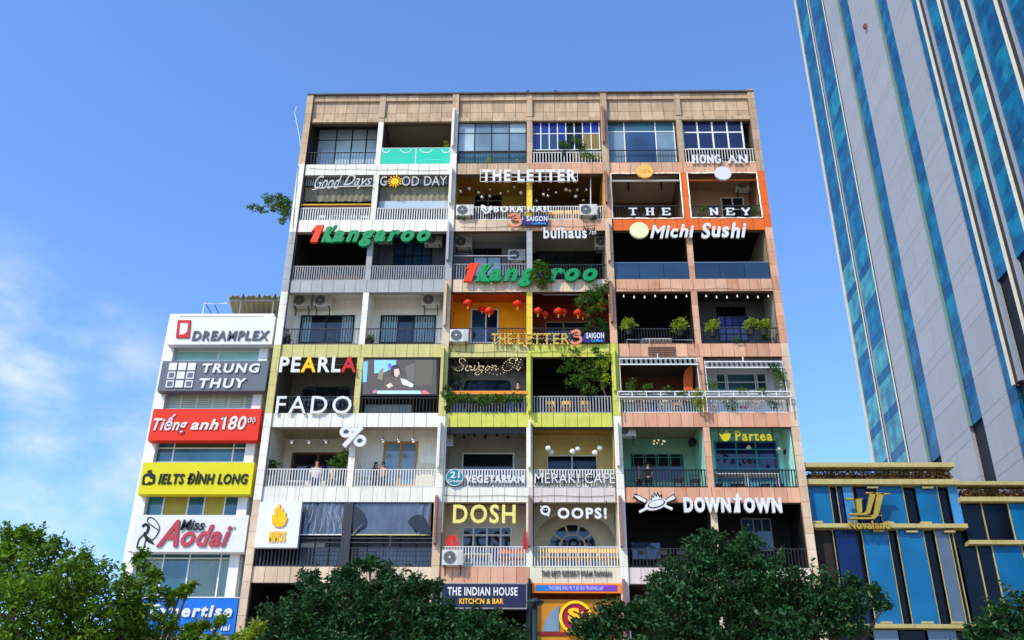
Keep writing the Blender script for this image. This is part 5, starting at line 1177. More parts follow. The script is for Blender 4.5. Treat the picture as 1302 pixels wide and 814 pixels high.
ordn = ['first', 'second', 'third', 'fourth', 'fifth', 'sixth', 'seventh', 'eighth', 'ninth', 'tenth', 'eleventh', 'twelfth', 'thirteenth', 'fourteenth', 'fifteenth', 'sixteenth', 'seventeenth', 'eighteenth', 'nineteenth', 'twentieth', 'twenty first', 'twenty second', 'twenty third', 'twenty fourth']
LT = [(595, 386, .2), (622, 396, .25), (613, 393, 1.0), (658, 387, .2), (684, 396, .2), (693, 400, .9), (710, 396.5, .2), (717, 397, .7), (735, 398, .2), (741, 400.5, .7), (764.5, 388.5, .1)]
for i, (x, y, Y) in enumerate(LT):
    lab = ordn[i] + ' red lantern from the left across the two orange and dark red bays'
    if i == 0: l0.location = P(x, y, Y); l0['label'] = lab
    else: dup(l0, P(x, y, Y), lab, scale=random.uniform(.9, 1.05) if Y < .6 else .85)
CHR = paint('mirror_globe', '#c8c4b8', .12, .02, metal=.75)
def make_globe(name, m, r, cord, lab, grp):
    t = thing(name, (0, 0, 0), lab, 'lamp', grp); MB().ball((0, 0, 0), r, 14, 9).build('globe', m, t, True)
    MB().lathe((0, 0, r - .01), [(.035, 0), (.03, .05)], 8).build('cap', RAILD, t); MB().tube([(0, 0, r + .03), (0, 0, r + cord)], .006, 4).build('cord', RAILD, t); return t
g0 = make_globe('mirror_globe', CHR, .1, .6, 'x', 'mirrored globes hanging in the ochre unit')
GL = [(585.5, 243.7), (596.7, 240.3), (608.7, 245), (623, 240.8), (636.6, 246), (646.2, 243.2), (654.3, 237.7), (662.5, 245.4), (613, 251), (622.8, 249.4), (691.3, 247.7), (697, 240.8), (707.1, 245), (696.8, 249.4), (719.6, 241.1), (724.5, 242.8), (733.9, 241.5), (745.4, 241.5), (732, 250), (741.6, 254.9), (682, 255.7)]
for i, (x, y) in enumerate(sorted(GL)):
    Y = .3 + (i*37 % 11)*.1; p = P(x, y, Y); lab = ordn[i] + ' mirrored globe from the left under the ochre and dark ceilings'
    if i == 0: g0.location = p; g0['label'] = lab
    else: dup(g0, p, lab, scale=.7 + (i*13 % 7)*.08)
w0_ = make_globe('globe_lamp', paint('opal_glass_globe', '#e6e2d6', .25, .03), .13, .45, 'x', 'opal globe lamps in the cream yellow bay')
for i, (x, y) in enumerate([(697, 570.5), (700.5, 575.5), (728, 574.5), (734.5, 571), (756.5, 576), (762.5, 570)]):
    p = P(x, y, .5 + .2*(i % 2)); lab = ordn[i] + ' opal globe lamp from the left above the thin grey capitals'
    if i == 0: w0_.location = p; w0_['label'] = lab
    else: dup(w0_, p, lab)
def make_pendant():
    t = thing('pendant_lamp', (0, 0, 0), 'x', 'lamp', 'steel pendant lamps in the white cafe')
    MB().lathe((0, 0, 0), [(.16, -.02), (.15, .03), (.06, .12), (.02, .16)], 14).build('shade', paint('polished_steel_shade', '#b9b9b6', .2, .03, metal=.7), t, True); MB().ball((0, 0, -.03), .06, 8, 6).build('bulb', WBULB, t)
    MB().tube([(0, 0, .15), (0, 0, .7)], .007, 4).build('cord', RAILD, t); return t
p0 = make_pendant()
for i, (x, y, Y) in enumerate([(371, 562, .8), (393, 562, .8), (414.5, 561.5, .8), (487, 560.5, .5), (507, 560.5, .5), (525.5, 560.5, .5)]):
    lab = ordn[i] + ' steel pendant from the left in the white cafe with the percent symbol'
    if i == 0: p0.location = P(x, y, Y); p0['label'] = lab
    else: dup(p0, P(x, y, Y), lab)
def make_bulb():
    t = thing('hanging_bulb', (0, 0, 0), 'x', 'bulb', 'festoon bulbs hung across the black bays')
    MB().lathe((0, 0, 0), [(.008, -.06), (.032, -.03), (.036, 0), (.022, .04), (.018, .08)], 8).build('glass', WBULB, t, True); MB().tube([(0, 0, .08), (0, 0, .3)], .006, 4).build('cord', RAILD, t); return t
b0 = make_bulb(); k_ = 0
for c, x0, x1 in ((4, 793, 873), (5, 898, 977)):
    for j in range(7):
        p = P(x0 + (x1-x0)*j/6, 378.3 if j % 3 else 376.8, .15); lab = ordn[j] + ' bare white bulb from the left in the black bay ' + ('with two shrubs' if c == 4 else 'with violet door')
        if k_ == 0: b0.location = p; b0['label'] = lab
        else: dup(b0, p, lab)
        k_ += 1
# chandelier and small pendants in the green cafe
s = thing('chandelier', P(838, 562, .9), 'small black chandelier with lit bulbs in the dark green cafe bay', 'chandelier')
c = P(838, 562, .9); mb = MB().tube([c + Vector((0, 0, .1)), c + Vector((0, 0, .55))], .012, 5)
for a in range(7):
    q = c + Vector((.25*math.cos(a*.9), .25*math.sin(a*.9), random.uniform(-.05, .05))); mb.tube([c + Vector((0, 0, .1)), q], .01, 4); MB().ball(q, .045, 6, 5).build('bulb', BULB, s)
mb.build('arm', SIGNK, s)
for i, (x, y) in enumerate([(952, 569), (990, 571.5)]):
    p = P(x, y, .6); s = thing('cone_lamp', p, ['white cone lamp below the yellow lettering', 'white cone lamp near the right pier of the mint bay'][i], 'lamp', 'cone lamps in the mint green bay')
    MB().lathe(p, [(.13, -.04), (.04, .08), (.02, .1)], 12).build('shade', CREAM, s); MB().tube([p + Vector((0, 0, .1)), p + Vector((0, 0, .5))], .006, 4).build('cord', RAILD, s)
for i, (x, y) in enumerate([(590, 556), (603, 553.5), (617, 555.5), (618, 551.5), (632, 553.5), (640, 551.5), (646, 556), (661, 551.5), (596, 551.5), (578, 553)]):
    p = P(x, y, .7); s = thing('ceiling_spot', p, ordn[i] + ' small black spotlight under the grey ceiling above the teal disc', 'spotlight', 'black spotlights on the grey ceiling')
    MB().lathe(p, [(.05, -.06), (.05, .06)], 8).tube([p + Vector((0, 0, .06)), p + Vector((0, 0, .22))], .01, 4).build('spot_body', SIGNK, s)

# ---------------------------------------------------------------- foliage
def leaves(mb, c, r, n, size, rng, flat=.5, up=.35):
    """n folded leaves filling an ellipsoid of radii r about c"""
    for _ in range(n):
        while True:
            v = Vector((rng.uniform(-1, 1), rng.uniform(-1, 1), rng.uniform(-1, 1)))
            if v.length <= 1: break
        p = Vector((c[0] + v.x*r[0], c[1] + v.y*r[1], c[2] + v.z*r[2]))
        d = Vector((rng.gauss(0, 1), rng.gauss(0, 1), rng.gauss(-.2, .6))).normalized()
        nn = Vector((rng.gauss(0, .6), rng.gauss(0, .6), 1)).normalized(); sd_ = d.cross(nn)
        if sd_.length < .05: continue
        sd_.normalize(); s_ = size*rng.uniform(.6, 1.25); w = s_*flat*.5; dr = Vector((0, 0, -s_*.12))
        b = len(mb.v); mb.v += [tuple(p), tuple(p + d*s_*.45 + sd_*w), tuple(p + d*s_ + dr), tuple(p + d*s_*.45 - sd_*w)]
        mb.f += [(b, b+1, b+2), (b, b+2, b+3)]
def clumps(mb, c, r, nc, per, size, rng, cr=.22, shell=.55):
    cs = []
    for _ in range(nc):
        while True:
            v = Vector((rng.uniform(-1, 1), rng.uniform(-1, 1), rng.uniform(-1, 1)))
            if shell < v.length <= 1: break
        p = Vector((c[0] + v.x*r[0], c[1] + v.y*r[1], c[2] + v.z*r[2])); cs.append(p)
        k = rng.uniform(.6, 1.3)*cr; leaves(mb, p, (k, k, k*.7), per, size, rng)
    return cs
LBR = leafm('bright_leaf', '#2c5210', '#6f9420', .4); LDK = leafm('dark_leaf', '#18321a', '#315c2c', .22, .5); LMD = leafm('mid_leaf', '#25451a', '#5b7f2c', .35); LYG = leafm('yellow_green_leaf', '#5a7418', '#a8b83a', .4)  # dark leaf colour holds the underlit look of the street trees
BARK = paint('bark', '#5d5142', .9, .2, scale=6, bump=.6)
def quickmesh(mb, name, m, parent):
    me = bpy.data.meshes.new(name); off = wloc(parent); me.from_pydata([(x-off.x, y-off.y, z-off.z) for x, y, z in mb.v], [], mb.f); me.materials.append(m)
    o = bpy.data.objects.new(name, me); COL.objects.link(o); o.parent = parent; return o
def tree(name, label, base, blobs, leaf, size, dens, seed, trunk_r=.13, grp='street trees in front of the buildings', cr=.24, inner=.25):
    """blobs: (px, py, r_px, Y) crown masses; the trunk rises from base (px, Y)"""
    rng = random.Random(seed); bx_ = P(base[0], 780, base[1]); loc = Vector((bx_.x, base[1], GZ))
    t = thing(name, loc, label, 'tree', grp); mb = MB(); tw = MB(); cen = []
    for (px, py, rp, Y) in blobs:
        c = P(px, py, Y); r = abs(PX(px + rp, py, Y) - c.x); cen.append((c, r))
        nc = max(3, int(1.45*dens*r*r)); cs = clumps(mb, c, (r, r*.9, r*.95), nc, 26, size, rng, min(cr, r*.6), .45)
        leaves(mb, c, (r*.8, r*.7, r*.8), int(nc*26*inner), size, rng)
        for _ in range(int(5 + r*9)):
            v = Vector((rng.gauss(0, 1), rng.gauss(0, .6), abs(rng.gauss(.5, .7)))).normalized(); p0 = c + v*r*.75; L = rng.uniform(.18, .45)*min(1.0, r*1.4); pts = [p0, p0 + v*L*.6 + Vector((0, 0, .06)), p0 + v*L + Vector((rng.uniform(-.1, .1), 0, .05))]
            tw.tube(pts, [.012, .008, .004], 4)
            for q in range(7): pq = pts[0].lerp(pts[2], q/6); leaves(mb, pq, (.07, .07, .06), 4, size, rng)
        for q in cs[::4]:
            m_ = (c + q)/2 + Vector((rng.uniform(-.1, .1), 0, rng.uniform(-.15, .05))); tw.tube([c - Vector((0, 0, r*.5)), m_, q], [.025, .014, .006], 4)
    quickmesh(mb, 'crown', leaf, t)
    zc = min(c.z - r for c, r in cen); fork = Vector((loc.x, loc.y, max(2.2, zc - .6)))
    tr = MB().tube([loc, loc + Vector((.05, .03, fork.z*.5)), fork], [trunk_r*1.25, trunk_r, trunk_r*.8], 9).build('trunk', BARK, t, True)
    for c, r in cen: tw.tube([fork - Vector((0, 0, .3)), (fork*.5 + c*.5) + Vector((0, 0, -.15)), c - Vector((0, 0, r*.4)), c + Vector((0, 0, r*.5))], [trunk_r*.55, trunk_r*.36, .03, .01], 5)
    o = quickmesh(tw, 'limb', BARK, t); return t
tree('broadleaf_tree', 'bright green tree filling the lower left corner', (20, -19.5),
     [(30, 730, 50, -19.5), (-30, 742, 60, -19), (88, 752, 44, -20), (62, 708, 24, -19), (110, 790, 55, -19.5), (15, 800, 75, -20), (-80, 790, 80, -19), (118, 724, 22, -19.6), (8, 690, 20, -19.6), (38, 682, 14, -19.6), (60, 860, 90, -19.5)], LBR, .135, 60, 11)
tree('broadleaf_tree', 'leafy green tree with long boughs in front of the blue sign board', (180, -18.5),
     [(172, 752, 30, -18.5), (182, 790, 30, -18.5), (150, 800, 44, -18.8), (184, 714, 12, -18.3), (216, 764, 8, -18.3), (228, 756, 6, -18.3), (240, 748, 5, -18.3), (214, 797, 10, -18.3), (236, 801, 8, -18.3), (258, 797, 7, -18.3), (278, 794, 6, -18.3), (240, 818, 12, -18.4), (270, 820, 10, -18.4), (196, 736, 9, -18.4), (180, 860, 60, -18.6)], LBR, .13, 62, 12, cr=.2)
tree('dense_tree', 'wide dark green tree under the charcoal and navy sign units', (500, -17),
     [(352, 800, 34, -17), (400, 778, 36, -17), (450, 772, 42, -17), (505, 775, 44, -17), (560, 800, 40, -17), (608, 806, 34, -17), (648, 814, 20, -17), (395, 742, 15, -16.8), (450, 730, 17, -17), (432, 738, 14, -17), (490, 735, 15, -16.8), (532, 748, 14, -17), (552, 752, 12, -17), (470, 718, 8, -17), (420, 850, 70, -17), (560, 850, 80, -17)], LDK, .13, 80, 13, cr=.2, inner=.5)
tree('dense_tree', 'tall dark green tree in front of the condensed white lettering bays', (960, -16.5),
     [(900, 706, 28, -16.5), (945, 710, 32, -16.5), (868, 732, 24, -16.5), (985, 738, 34, -16.5), (925, 745, 50, -16.5), (865, 780, 48, -16.6), (1035, 764, 36, -16.5), (975, 785, 55, -16.5), (1072, 780, 36, -16.5), (1110, 757, 12, -16.4), (1120, 772, 10, -16.4), (902, 684, 10, -16.5), (1085, 745, 10, -16.5), (845, 742, 14, -16.4), (900, 860, 70, -16.5), (1020, 860, 80, -16.5)], LDK, .13, 80, 14, cr=.2, inner=.5)
tree('small_tree', 'low dark tree before the orange shopfront emblem', (775, -18), [(772, 794, 24, -18), (800, 784, 24, -18), (748, 806, 20, -18), (825, 795, 22, -18), (780, 845, 50, -18)], LDK, .14, 62, 15, .08, cr=.2, inner=.5)
tree('small_tree', 'dark leafy crown in the lower right corner before the blue block', (1270, -17.5), [(1280, 800, 34, -17.5), (1243, 806, 14, -17.5), (1310, 790, 40, -17.4), (1280, 860, 60, -17.5)], LDK, .14, 62, 16, .08, cr=.2, inner=.5)
tree('small_tree', 'yellowish shrub tip at the foot of the left pier', (312, -18), [(318, 812, 10, -18), (300, 820, 10, -18), (326, 800, 6, -18), (310, 855, 34, -18)], LYG, .12, 60, 17, .05, cr=.16)
def bush(name, label, blobs, leaf, size, dens, seed, Y, pot=None, grp=None, cat='plant', stem=None, cr=.12):
    rng = random.Random(seed); c0 = P(blobs[0][0], blobs[0][1] + blobs[0][2], Y); t = thing(name, c0, label, cat, grp); mb = MB()
    for b in blobs:
        px, py, rp = b[:3]; ry = b[3] if len(b) > 3 else rp; c = P(px, py, Y + (b[4] if len(b) > 4 else 0)); r = abs(PX(px + rp, py, Y) - c.x); r2 = r*ry/rp
        clumps(mb, c, (r, min(r, .35), r2), max(3, int(dens*r*r2)), 12, size, rng, min(cr, r*.6, r2*.7), .2)
    quickmesh(mb, 'foliage', leaf, t)
    if pot:
        px, py, w = pot; p = P(px, py, Y); MB().lathe(p, [(w*.35, 0), (w*.5, .3), (w*.54, .31), (w*.54, .34)], 12).build('pot', paint('dark_pot', '#2c2a28', .7, .1), t)
        MB().tube([p + Vector((0, 0, .3)), P(blobs[0][0], blobs[0][1], Y)], .015, 5).build('stem', BARK, t)
    if stem: MB().tube([P(x, y, Y) for x, y in stem], [.03] * (len(stem)-1) + [.01], 5).build('stem', BARK, t)
    return t
PG = 'potted plants on the balconies'
bush('wall_tree', 'leafy branch growing out of the wall left of the white pier', [(322, 265, 7, 3), (334, 265, 8, 3), (341, 252, 8, 5), (354, 250, 8, 4), (352, 262, 10, 6), (362, 258, 9, 9), (364, 270, 8, 8), (358, 280, 4, 5)], LMD, .13, 330, 21, .3, stem=[(372, 290), (367, 275), (356, 262), (338, 262), (318, 267)], cr=.14)
bush('potted_plant', 'dark potted plant at the left end of the white unit balcony', [(364, 427, 4.5, 7)], LDK, .12, 300, 22, .35, (364, 440, .4), PG)
bush('potted_plant', 'green potted plant beside the pale middle pier of the white unit', [(470, 432, 6, 6)], LMD, .12, 300, 23, .3, (470, 441, .4), PG)
bush('shrub', 'bushy plant covering part of the green lettering on the railing', [(687, 344, 11, 14), (682, 352, 8, 9), (694, 350, 8, 10), (688, 362, 8, 5)], LMD, .16, 260, 24, -.35, (688, 358, .5), None)
bush('hanging_vine', 'mass of vine leaves spilling over the right end of the lantern bay', [(765, 372, 12, 8), (752, 376, 14, 8), (740, 384, 10, 8), (762, 388, 12, 10), (768, 362, 12, 4), (748, 396, 8, 6)], LMD, .14, 210, 25, -.1, stem=[(776, 365), (760, 370), (735, 390)])
bush('hedge', 'dark leafy hedge behind the dark railing right of the gold bulbs', [(760, 412, 14, 8), (745, 420, 12, 6), (768, 424, 8, 8)], LDK, .13, 240, 26, .1)
bush('shrub', 'big leafy creeper tree inside the dark bay of the lime unit', [(735, 462, 18, 8), (752, 472, 18, 12), (735, 484, 16, 10), (762, 458, 14, 10), (765, 480, 8, 14), (718, 470, 10, 5), (722, 455, 10, 3), (748, 496, 12, 6), (730, 447, 12, 3, -.3), (755, 444, 8, 3, -.3)], LMD, .13, 170, 27, .1, stem=[(772, 508), (765, 490), (760, 470), (745, 458)])
bush('shrub', 'bright tuft of leaves at the right edge of the lime unit', [(764, 462, 7, 7), (771, 474, 5, 14), (775, 455, 3, 10)], LYG, .12, 200, 28, -.15)
mb_ = None
bush('hanging_vine', 'trailing greenery along the orange beam under the bulb handwriting', [(575, 506, 8, 7), (590, 507, 12, 6), (612, 508, 14, 7), (635, 507, 14, 6), (655, 506, 12, 5), (568, 500, 5, 12), (570, 516, 4, 6)], LMD, .13, 360, 29, -.1)
bush('potted_plant', 'leafy potted plant in the shaded left corner above the orange beam', [(580, 486, 9, 10)], LDK, .12, 220, 30, .5, (580, 500, .3), PG)
for i, (x, y, w, h, l, lab) in enumerate([(800, 411, 10, 7, LYG, 'rounded potted shrub on the railing, leftmost of the black bays'), (865, 412, 10, 8, LYG, 'rounded potted shrub on the railing left of the pink middle pier'), (907, 413, 10, 6, LYG, 'rounded potted shrub left of the violet glazed door'),
        (955, 411, 10, 6, LYG, 'rounded potted shrub right of the violet glazed door'), (972, 412, 10, 6, LYG, 'rounded potted shrub, rightmost on the black bay railing')]):
    bush('potted_shrub', lab, [(x, y, w, h), (x - 2, y + 5, w*.7, h*.7)], l, .13, 300, 40 + i, -.02, (x, y + 15, .36), 'round potted shrubs on the railing')
for i, (x, y, w, h, lab) in enumerate([(938, 432, 6, 4, 'small trailing plant at the foot of the violet glazed door'), (975, 430, 10, 7, 'dark shrub behind the railing at the right end of the black bay')]):
    bush('potted_plant', lab, [(x, y, w, h)], LDK if i else LMD, .11, 240, 46 + i, -.05 if i == 0 else .2, None, PG)
for i, (x, y, w, h, l, lab) in enumerate([(804, 490, 8, 10, LMD, 'tall thin plant at the left end of the white shelf'), (824, 495, 8, 6, LMD, 'green plant second from the left on the white shelf'), (850, 496, 9, 5, LMD, 'green plant at the middle of the left white shelf'), (870, 500, 8, 6, LMD, 'plant near the right end of the left white shelf'),
        (889, 508, 8, 16, LYG, 'tall trailing plant over the pink middle pier between two shelves'), (944, 495, 8, 5, LMD, 'green plant in front of the teal window on right shelf'), (967, 497, 6, 7, LMD, 'plant right of the teal window on the right shelf'), (990, 480, 6, 20, LMD, 'climbing plant up the right post of the pale blue bay'), (985, 466, 10, 4, LDK, 'dark creeper under the right end of folded awning'), (905, 490, 7, 8, LMD, 'pale leafy plant at the left end of the right white shelf')]):
    bush('shelf_plant', lab, [(x, y, w, h)], l, .12, 230, 50 + i, -.2, None, 'plants on and around the white shelves')
bush('potted_plant', 'broad leafed potted plant at left end of the white cafe', [(345, 590, 8, 5)], LMD, .2, 160, 61, .4, (345, 604, .4), PG)
bush('potted_palm', 'palm like plant beside the middle pier of the white cafe', [(434, 585, 9, 7), (440, 580, 5, 8), (427, 587, 6, 4)], LMD, .26, 160, 62, .8, (436, 610, .4), PG)
bush('potted_plant', 'plant with bright leaves at top right corner of the open top bay', [(568, 184, 3.5, 5)], LYG, .12, 300, 63, .2, None, PG)
bush('potted_plant', 'round green plant behind white railing before the navy panes', [(717, 184, 7, 6)], LMD, .12, 300, 64, .15, (717, 200, .3), PG)
bush('potted_plant', 'tangled dry plants at the right end of the navy paned balcony', [(738, 186, 5, 10), (745, 200, 9, 6), (755, 200, 7, 6), (730, 176, 4, 5)], LMD, .12, 180, 65, .1, None, PG)
for i, x in enumerate((624, 661)): bush('potted_plant', ['small reddish plant behind the left dark railing of the top floor', 'small pale plant right on the top floor dark railing'][i], [(x, 205, 5, 3)], LYG, .09, 260, 66 + i, .15, None, PG)
DRY = leafm('dry_red_leaf', '#4a2a1a', '#8a6a3a', .2)
for i, (xa, xb, y, yy, sd_) in enumerate(((1030, 1208, 604, 2, 71), (1222, 1330, 627, 2, 72))):
    t = thing('planted_ledge', P((xa+xb)/2, y + 6, NY), ['reddish brown creeping plants along the upper left gold ledge', 'reddish brown creeping plants along the lower right gold ledge'][i], 'plants', 'plants on the gold ledges'); mb = MB(); rng = random.Random(sd_); x = xa
    while x < xb: c = P(x, y + rng.uniform(-4.5, 3.5), NY + .05); leaves(mb, c, (.16, .12, .2), 46, .12, rng); x += 2
    o = quickmesh(mb, 'foliage', DRY, t); 

# ---------------------------------------------------------------- furniture
def chair(loc, m, lab, grp, back=.42, w=.4, name='chair'):
    t = thing(name, loc, lab, 'chair', grp); x, y, z = loc
    box('seat', m, t, x - w/2, x + w/2, y - w/2, y + w/2, z + .43, z + .47)
    for sx in (-1, 1):
        for sy in (-1, 1): MB().tube([(x + sx*(w/2 - .03), y + sy*(w/2 - .03), z), (x + sx*(w/2 - .05), y + sy*(w/2 - .05), z + .43)], .018, 5).build('leg', m, t)
    MB().box(x - w/2, x + w/2, y + w/2 - .05, y + w/2 - .02, z + .72, z + .47 + back).box(x - w/2, x - w/2 + .03, y + w/2 - .051, y + w/2 - .019, z + .47, z + .72).box(x + w/2 - .03, x + w/2, y + w/2 - .051, y + w/2 - .019, z + .47, z + .72).build('backrest', m, t)
    return t
YC = paint('yellow_chair_paint', '#efae0c', .45, .05); f0 = zf(0)
ch0 = None
for i, x in enumerate((690, 703, 716, 729, 742, 755, 768, 780)):
    p = P(x, 720, .3); lab = ordn[i] + ' yellow stool chair from the left behind the cream bay railing'; l = Vector((p.x, .32, f0))
    if ch0 is None: ch0 = chair(l, YC, lab, 'yellow chairs behind the cream bay railing', .42)
    else: dup(ch0, l, lab)
ch1 = None
for i, (x, c, fl, Y) in enumerate(((912, 5, zf(1), 1.1), (934, 5, zf(1), 1.1), (947, 5, zf(1), 1.1), (972, 5, zf(1), 1.1), (989, 5, zf(1), 1.1), (862, 4, zf(1), .5), (884, 4, zf(1), .5))):
    l = Vector((PX(x, 610, Y), Y, fl)); lab = ordn[i] + ' black cross legged chair behind the green cafe railing' if i < 5 else ['dark chair by the white frame in the darker green bay', 'dark chair next to the pink middle pier in green bay'][i-5]
    if ch1 is None: ch1 = chair(l, CHAR, lab, 'dark chairs in the green cafe', .3)
    else: dup(ch1, l, lab)
def table(x, Y, fl, w, m, lab, grp='cafe tables', d=.5, h=.72):
    X = PX(x, 600, Y); t = thing('cafe_table', (X, Y, fl), lab, 'table', grp); box('tabletop', m, t, X - w/2, X + w/2, Y - d/2, Y + d/2, fl + h - .04, fl + h)
    for sx in (-1, 1):
        for sy in (-1, 1): box('leg', m, t, X + sx*(w/2 - .04) - .02, X + sx*(w/2 - .04) + .02, Y + sy*(d/2 - .04) - .02, Y + sy*(d/2 - .04) + .02, fl, fl + h - .042)
table(926, .5, zf(1), 1.4, SIGNW, 'white long table left in the mint green bay'); table(968, .5, zf(1), 1.4, SIGNW, 'white long table right in the mint green bay')
table(372, .9, zf(1), 1.2, RAILW, 'pale low bench table in the white cafe left bay', h=.5); table(460, .9, zf(1), .8, SIGNW, 'white table left of the yellow framed door')
table(400, .6, zf(4), 1.3, ORANGE, 'orange low table behind the grey railing of the black bay', h=.45); table(430, .6, zf(4), .9, paint('amber_table', '#d98a1c', .5, .05), 'amber low table right behind the grey railing', h=.42)
table(845, .7, zf(3), 1.4, RAILW, 'pale slatted table behind the dark railing with shrubs', h=.5); table(520, .6, zf(5), 1.0, SIGNK, 'black table behind the white railing under sun lettering', h=.5)
table(396, .7, zf(5), .8, SIGNW, 'white table at the left end under the script lettering', h=.6); table(610, .8, zf(0), 1.2, CREAM, 'cream long table behind railing under pale yellow capitals', h=.7)
s = thing('sofa', (PX(390, 610, 1.3), 1.3, zf(1)), 'pale long sofa along the back of the white cafe', 'sofa'); X = PX(390, 610, 1.3)
box('seat', RAILW, s, X - .9, X + .9, 1.1, 1.6, zf(1) + .1, zf(1) + .42); box('backrest', RAILW, s, X - .9, X + .9, 1.6, 1.75, zf(1) + .1, zf(1) + .8)
s = thing('neon_sign', P(575, 690, 1.6), 'red round neon scribble on the wall left of the white door', 'sign')
mb = MB()
for r_ in (4, 6.5, 8): q = [P(575 + r_*.8*math.cos(a*.6), 689 + r_*math.sin(a*.6), 1.9) for a in range(11)]; mb.tube(q, .02, 5)
mb.build('tube', lamp('red_neon', '#e0282c', .8), s)
s = thing('counter_window', P(720, 349, .6), 'row of bottles and glasses on a bar shelf behind dark railing', 'shelf')
a = P(684, 349, 1.4); b = P(756, 349, 1.4); box('shelf_board', RAILD, s, a.x, b.x, 1.3, 1.6, a.z - .04, a.z)
for i in range(14):
    X = a.x + (b.x - a.x)*(i + .5)/14; t = thing('bottle', (X, 1.45, a.z), ordn[i] + ' bottle from the left on the dark bar shelf', 'bottle', 'bottles on the bar shelf')
    MB().lathe((X, 1.45, a.z + .002), [(.05, 0), (.05, .2), (.02, .27), (.02, .34)], 8).build('glass_body', [paint('bottle_white', '#cfd3d6', .2, .05), paint('bottle_green', '#3d5a44', .2, .05), paint('bottle_red', '#8a3030', .2, .05)][i % 3], t)
for i, (x, y) in enumerate(((880, 563), (1000, 573))):
    s = thing('wall_speaker', P(x, y, 1.4), ['black round speaker high in the darker green bay', 'small black speaker on the right wall of the mint bay'][i], 'speaker'); c = P(x, y, 1.4 if i == 0 else 1.2)
    r_ = .2 if i == 0 else .1; MB().lathe((c.x, 1.4, c.z), [(r_*.9, -.1), (r_, 0), (r_, .12), (r_*.85, .14)], 14, 'y').build('body', SIGNK, s)

# ---------------------------------------------------------------- street lamp
lp = P(680, 766, -14); s = thing('street_lamp', (lp.x, -14, GZ), 'dark green street lamp with flat disc head before the orange shopfront', 'lamp post')
LG_ = paint('dark_green_lamp_metal', '#22343a', .4, .06)
MB().tube([(lp.x, -14, GZ), (lp.x, -14, lp.z)], [.09, .06], 12).build('pole', LG_, s, True); MB().lathe((lp.x, -14, lp.z), [(.08, -.1), (.2, -.06), (.24, -.01), (.22, .03), (.08, .08), (.03, .12)], 20).build('lamp_head', LG_, s, True)
MB().lathe((lp.x, -14, GZ), [(.17, 0), (.17, .25), (.1, .35)], 12).build('base', LG_, s)

# ---------------------------------------------------------------- birds on the parapet
BD = paint('bird_feather', '#23262b', .7, .1)
for i, (x, up, f) in enumerate(((668, .0, 1), (709.7, .06, -1))):
    p = P(x, 118.2 - .6, .1); p = Vector((p.x, .1, ZPAR)); s = thing('pigeon', p, ['dark bird perched leaning left on the roof edge', 'dark upright bird perched on the roof edge further right'][i], 'bird')
    k = Vector((p.x, .1, ZPAR + .12))
    MB().tube([k + Vector((-.2*f, 0, -.03)), k + Vector((-.09*f, 0, 0)), k, k + Vector((.09*f, 0, .06)), k + Vector((.13*f, 0, .12)), k + Vector((.16*f, 0, .15)), k + Vector((.22*f, 0, .145))], [.015, .04, .065, .055, .035, .035, .006], 8).build('body', BD, s, True)
    for y in (-.02, .02): MB().tube([k + Vector((.01, y, -.05)), k + Vector((.01, y, -.12))], .006, 4).build('leg', BROWN, s)

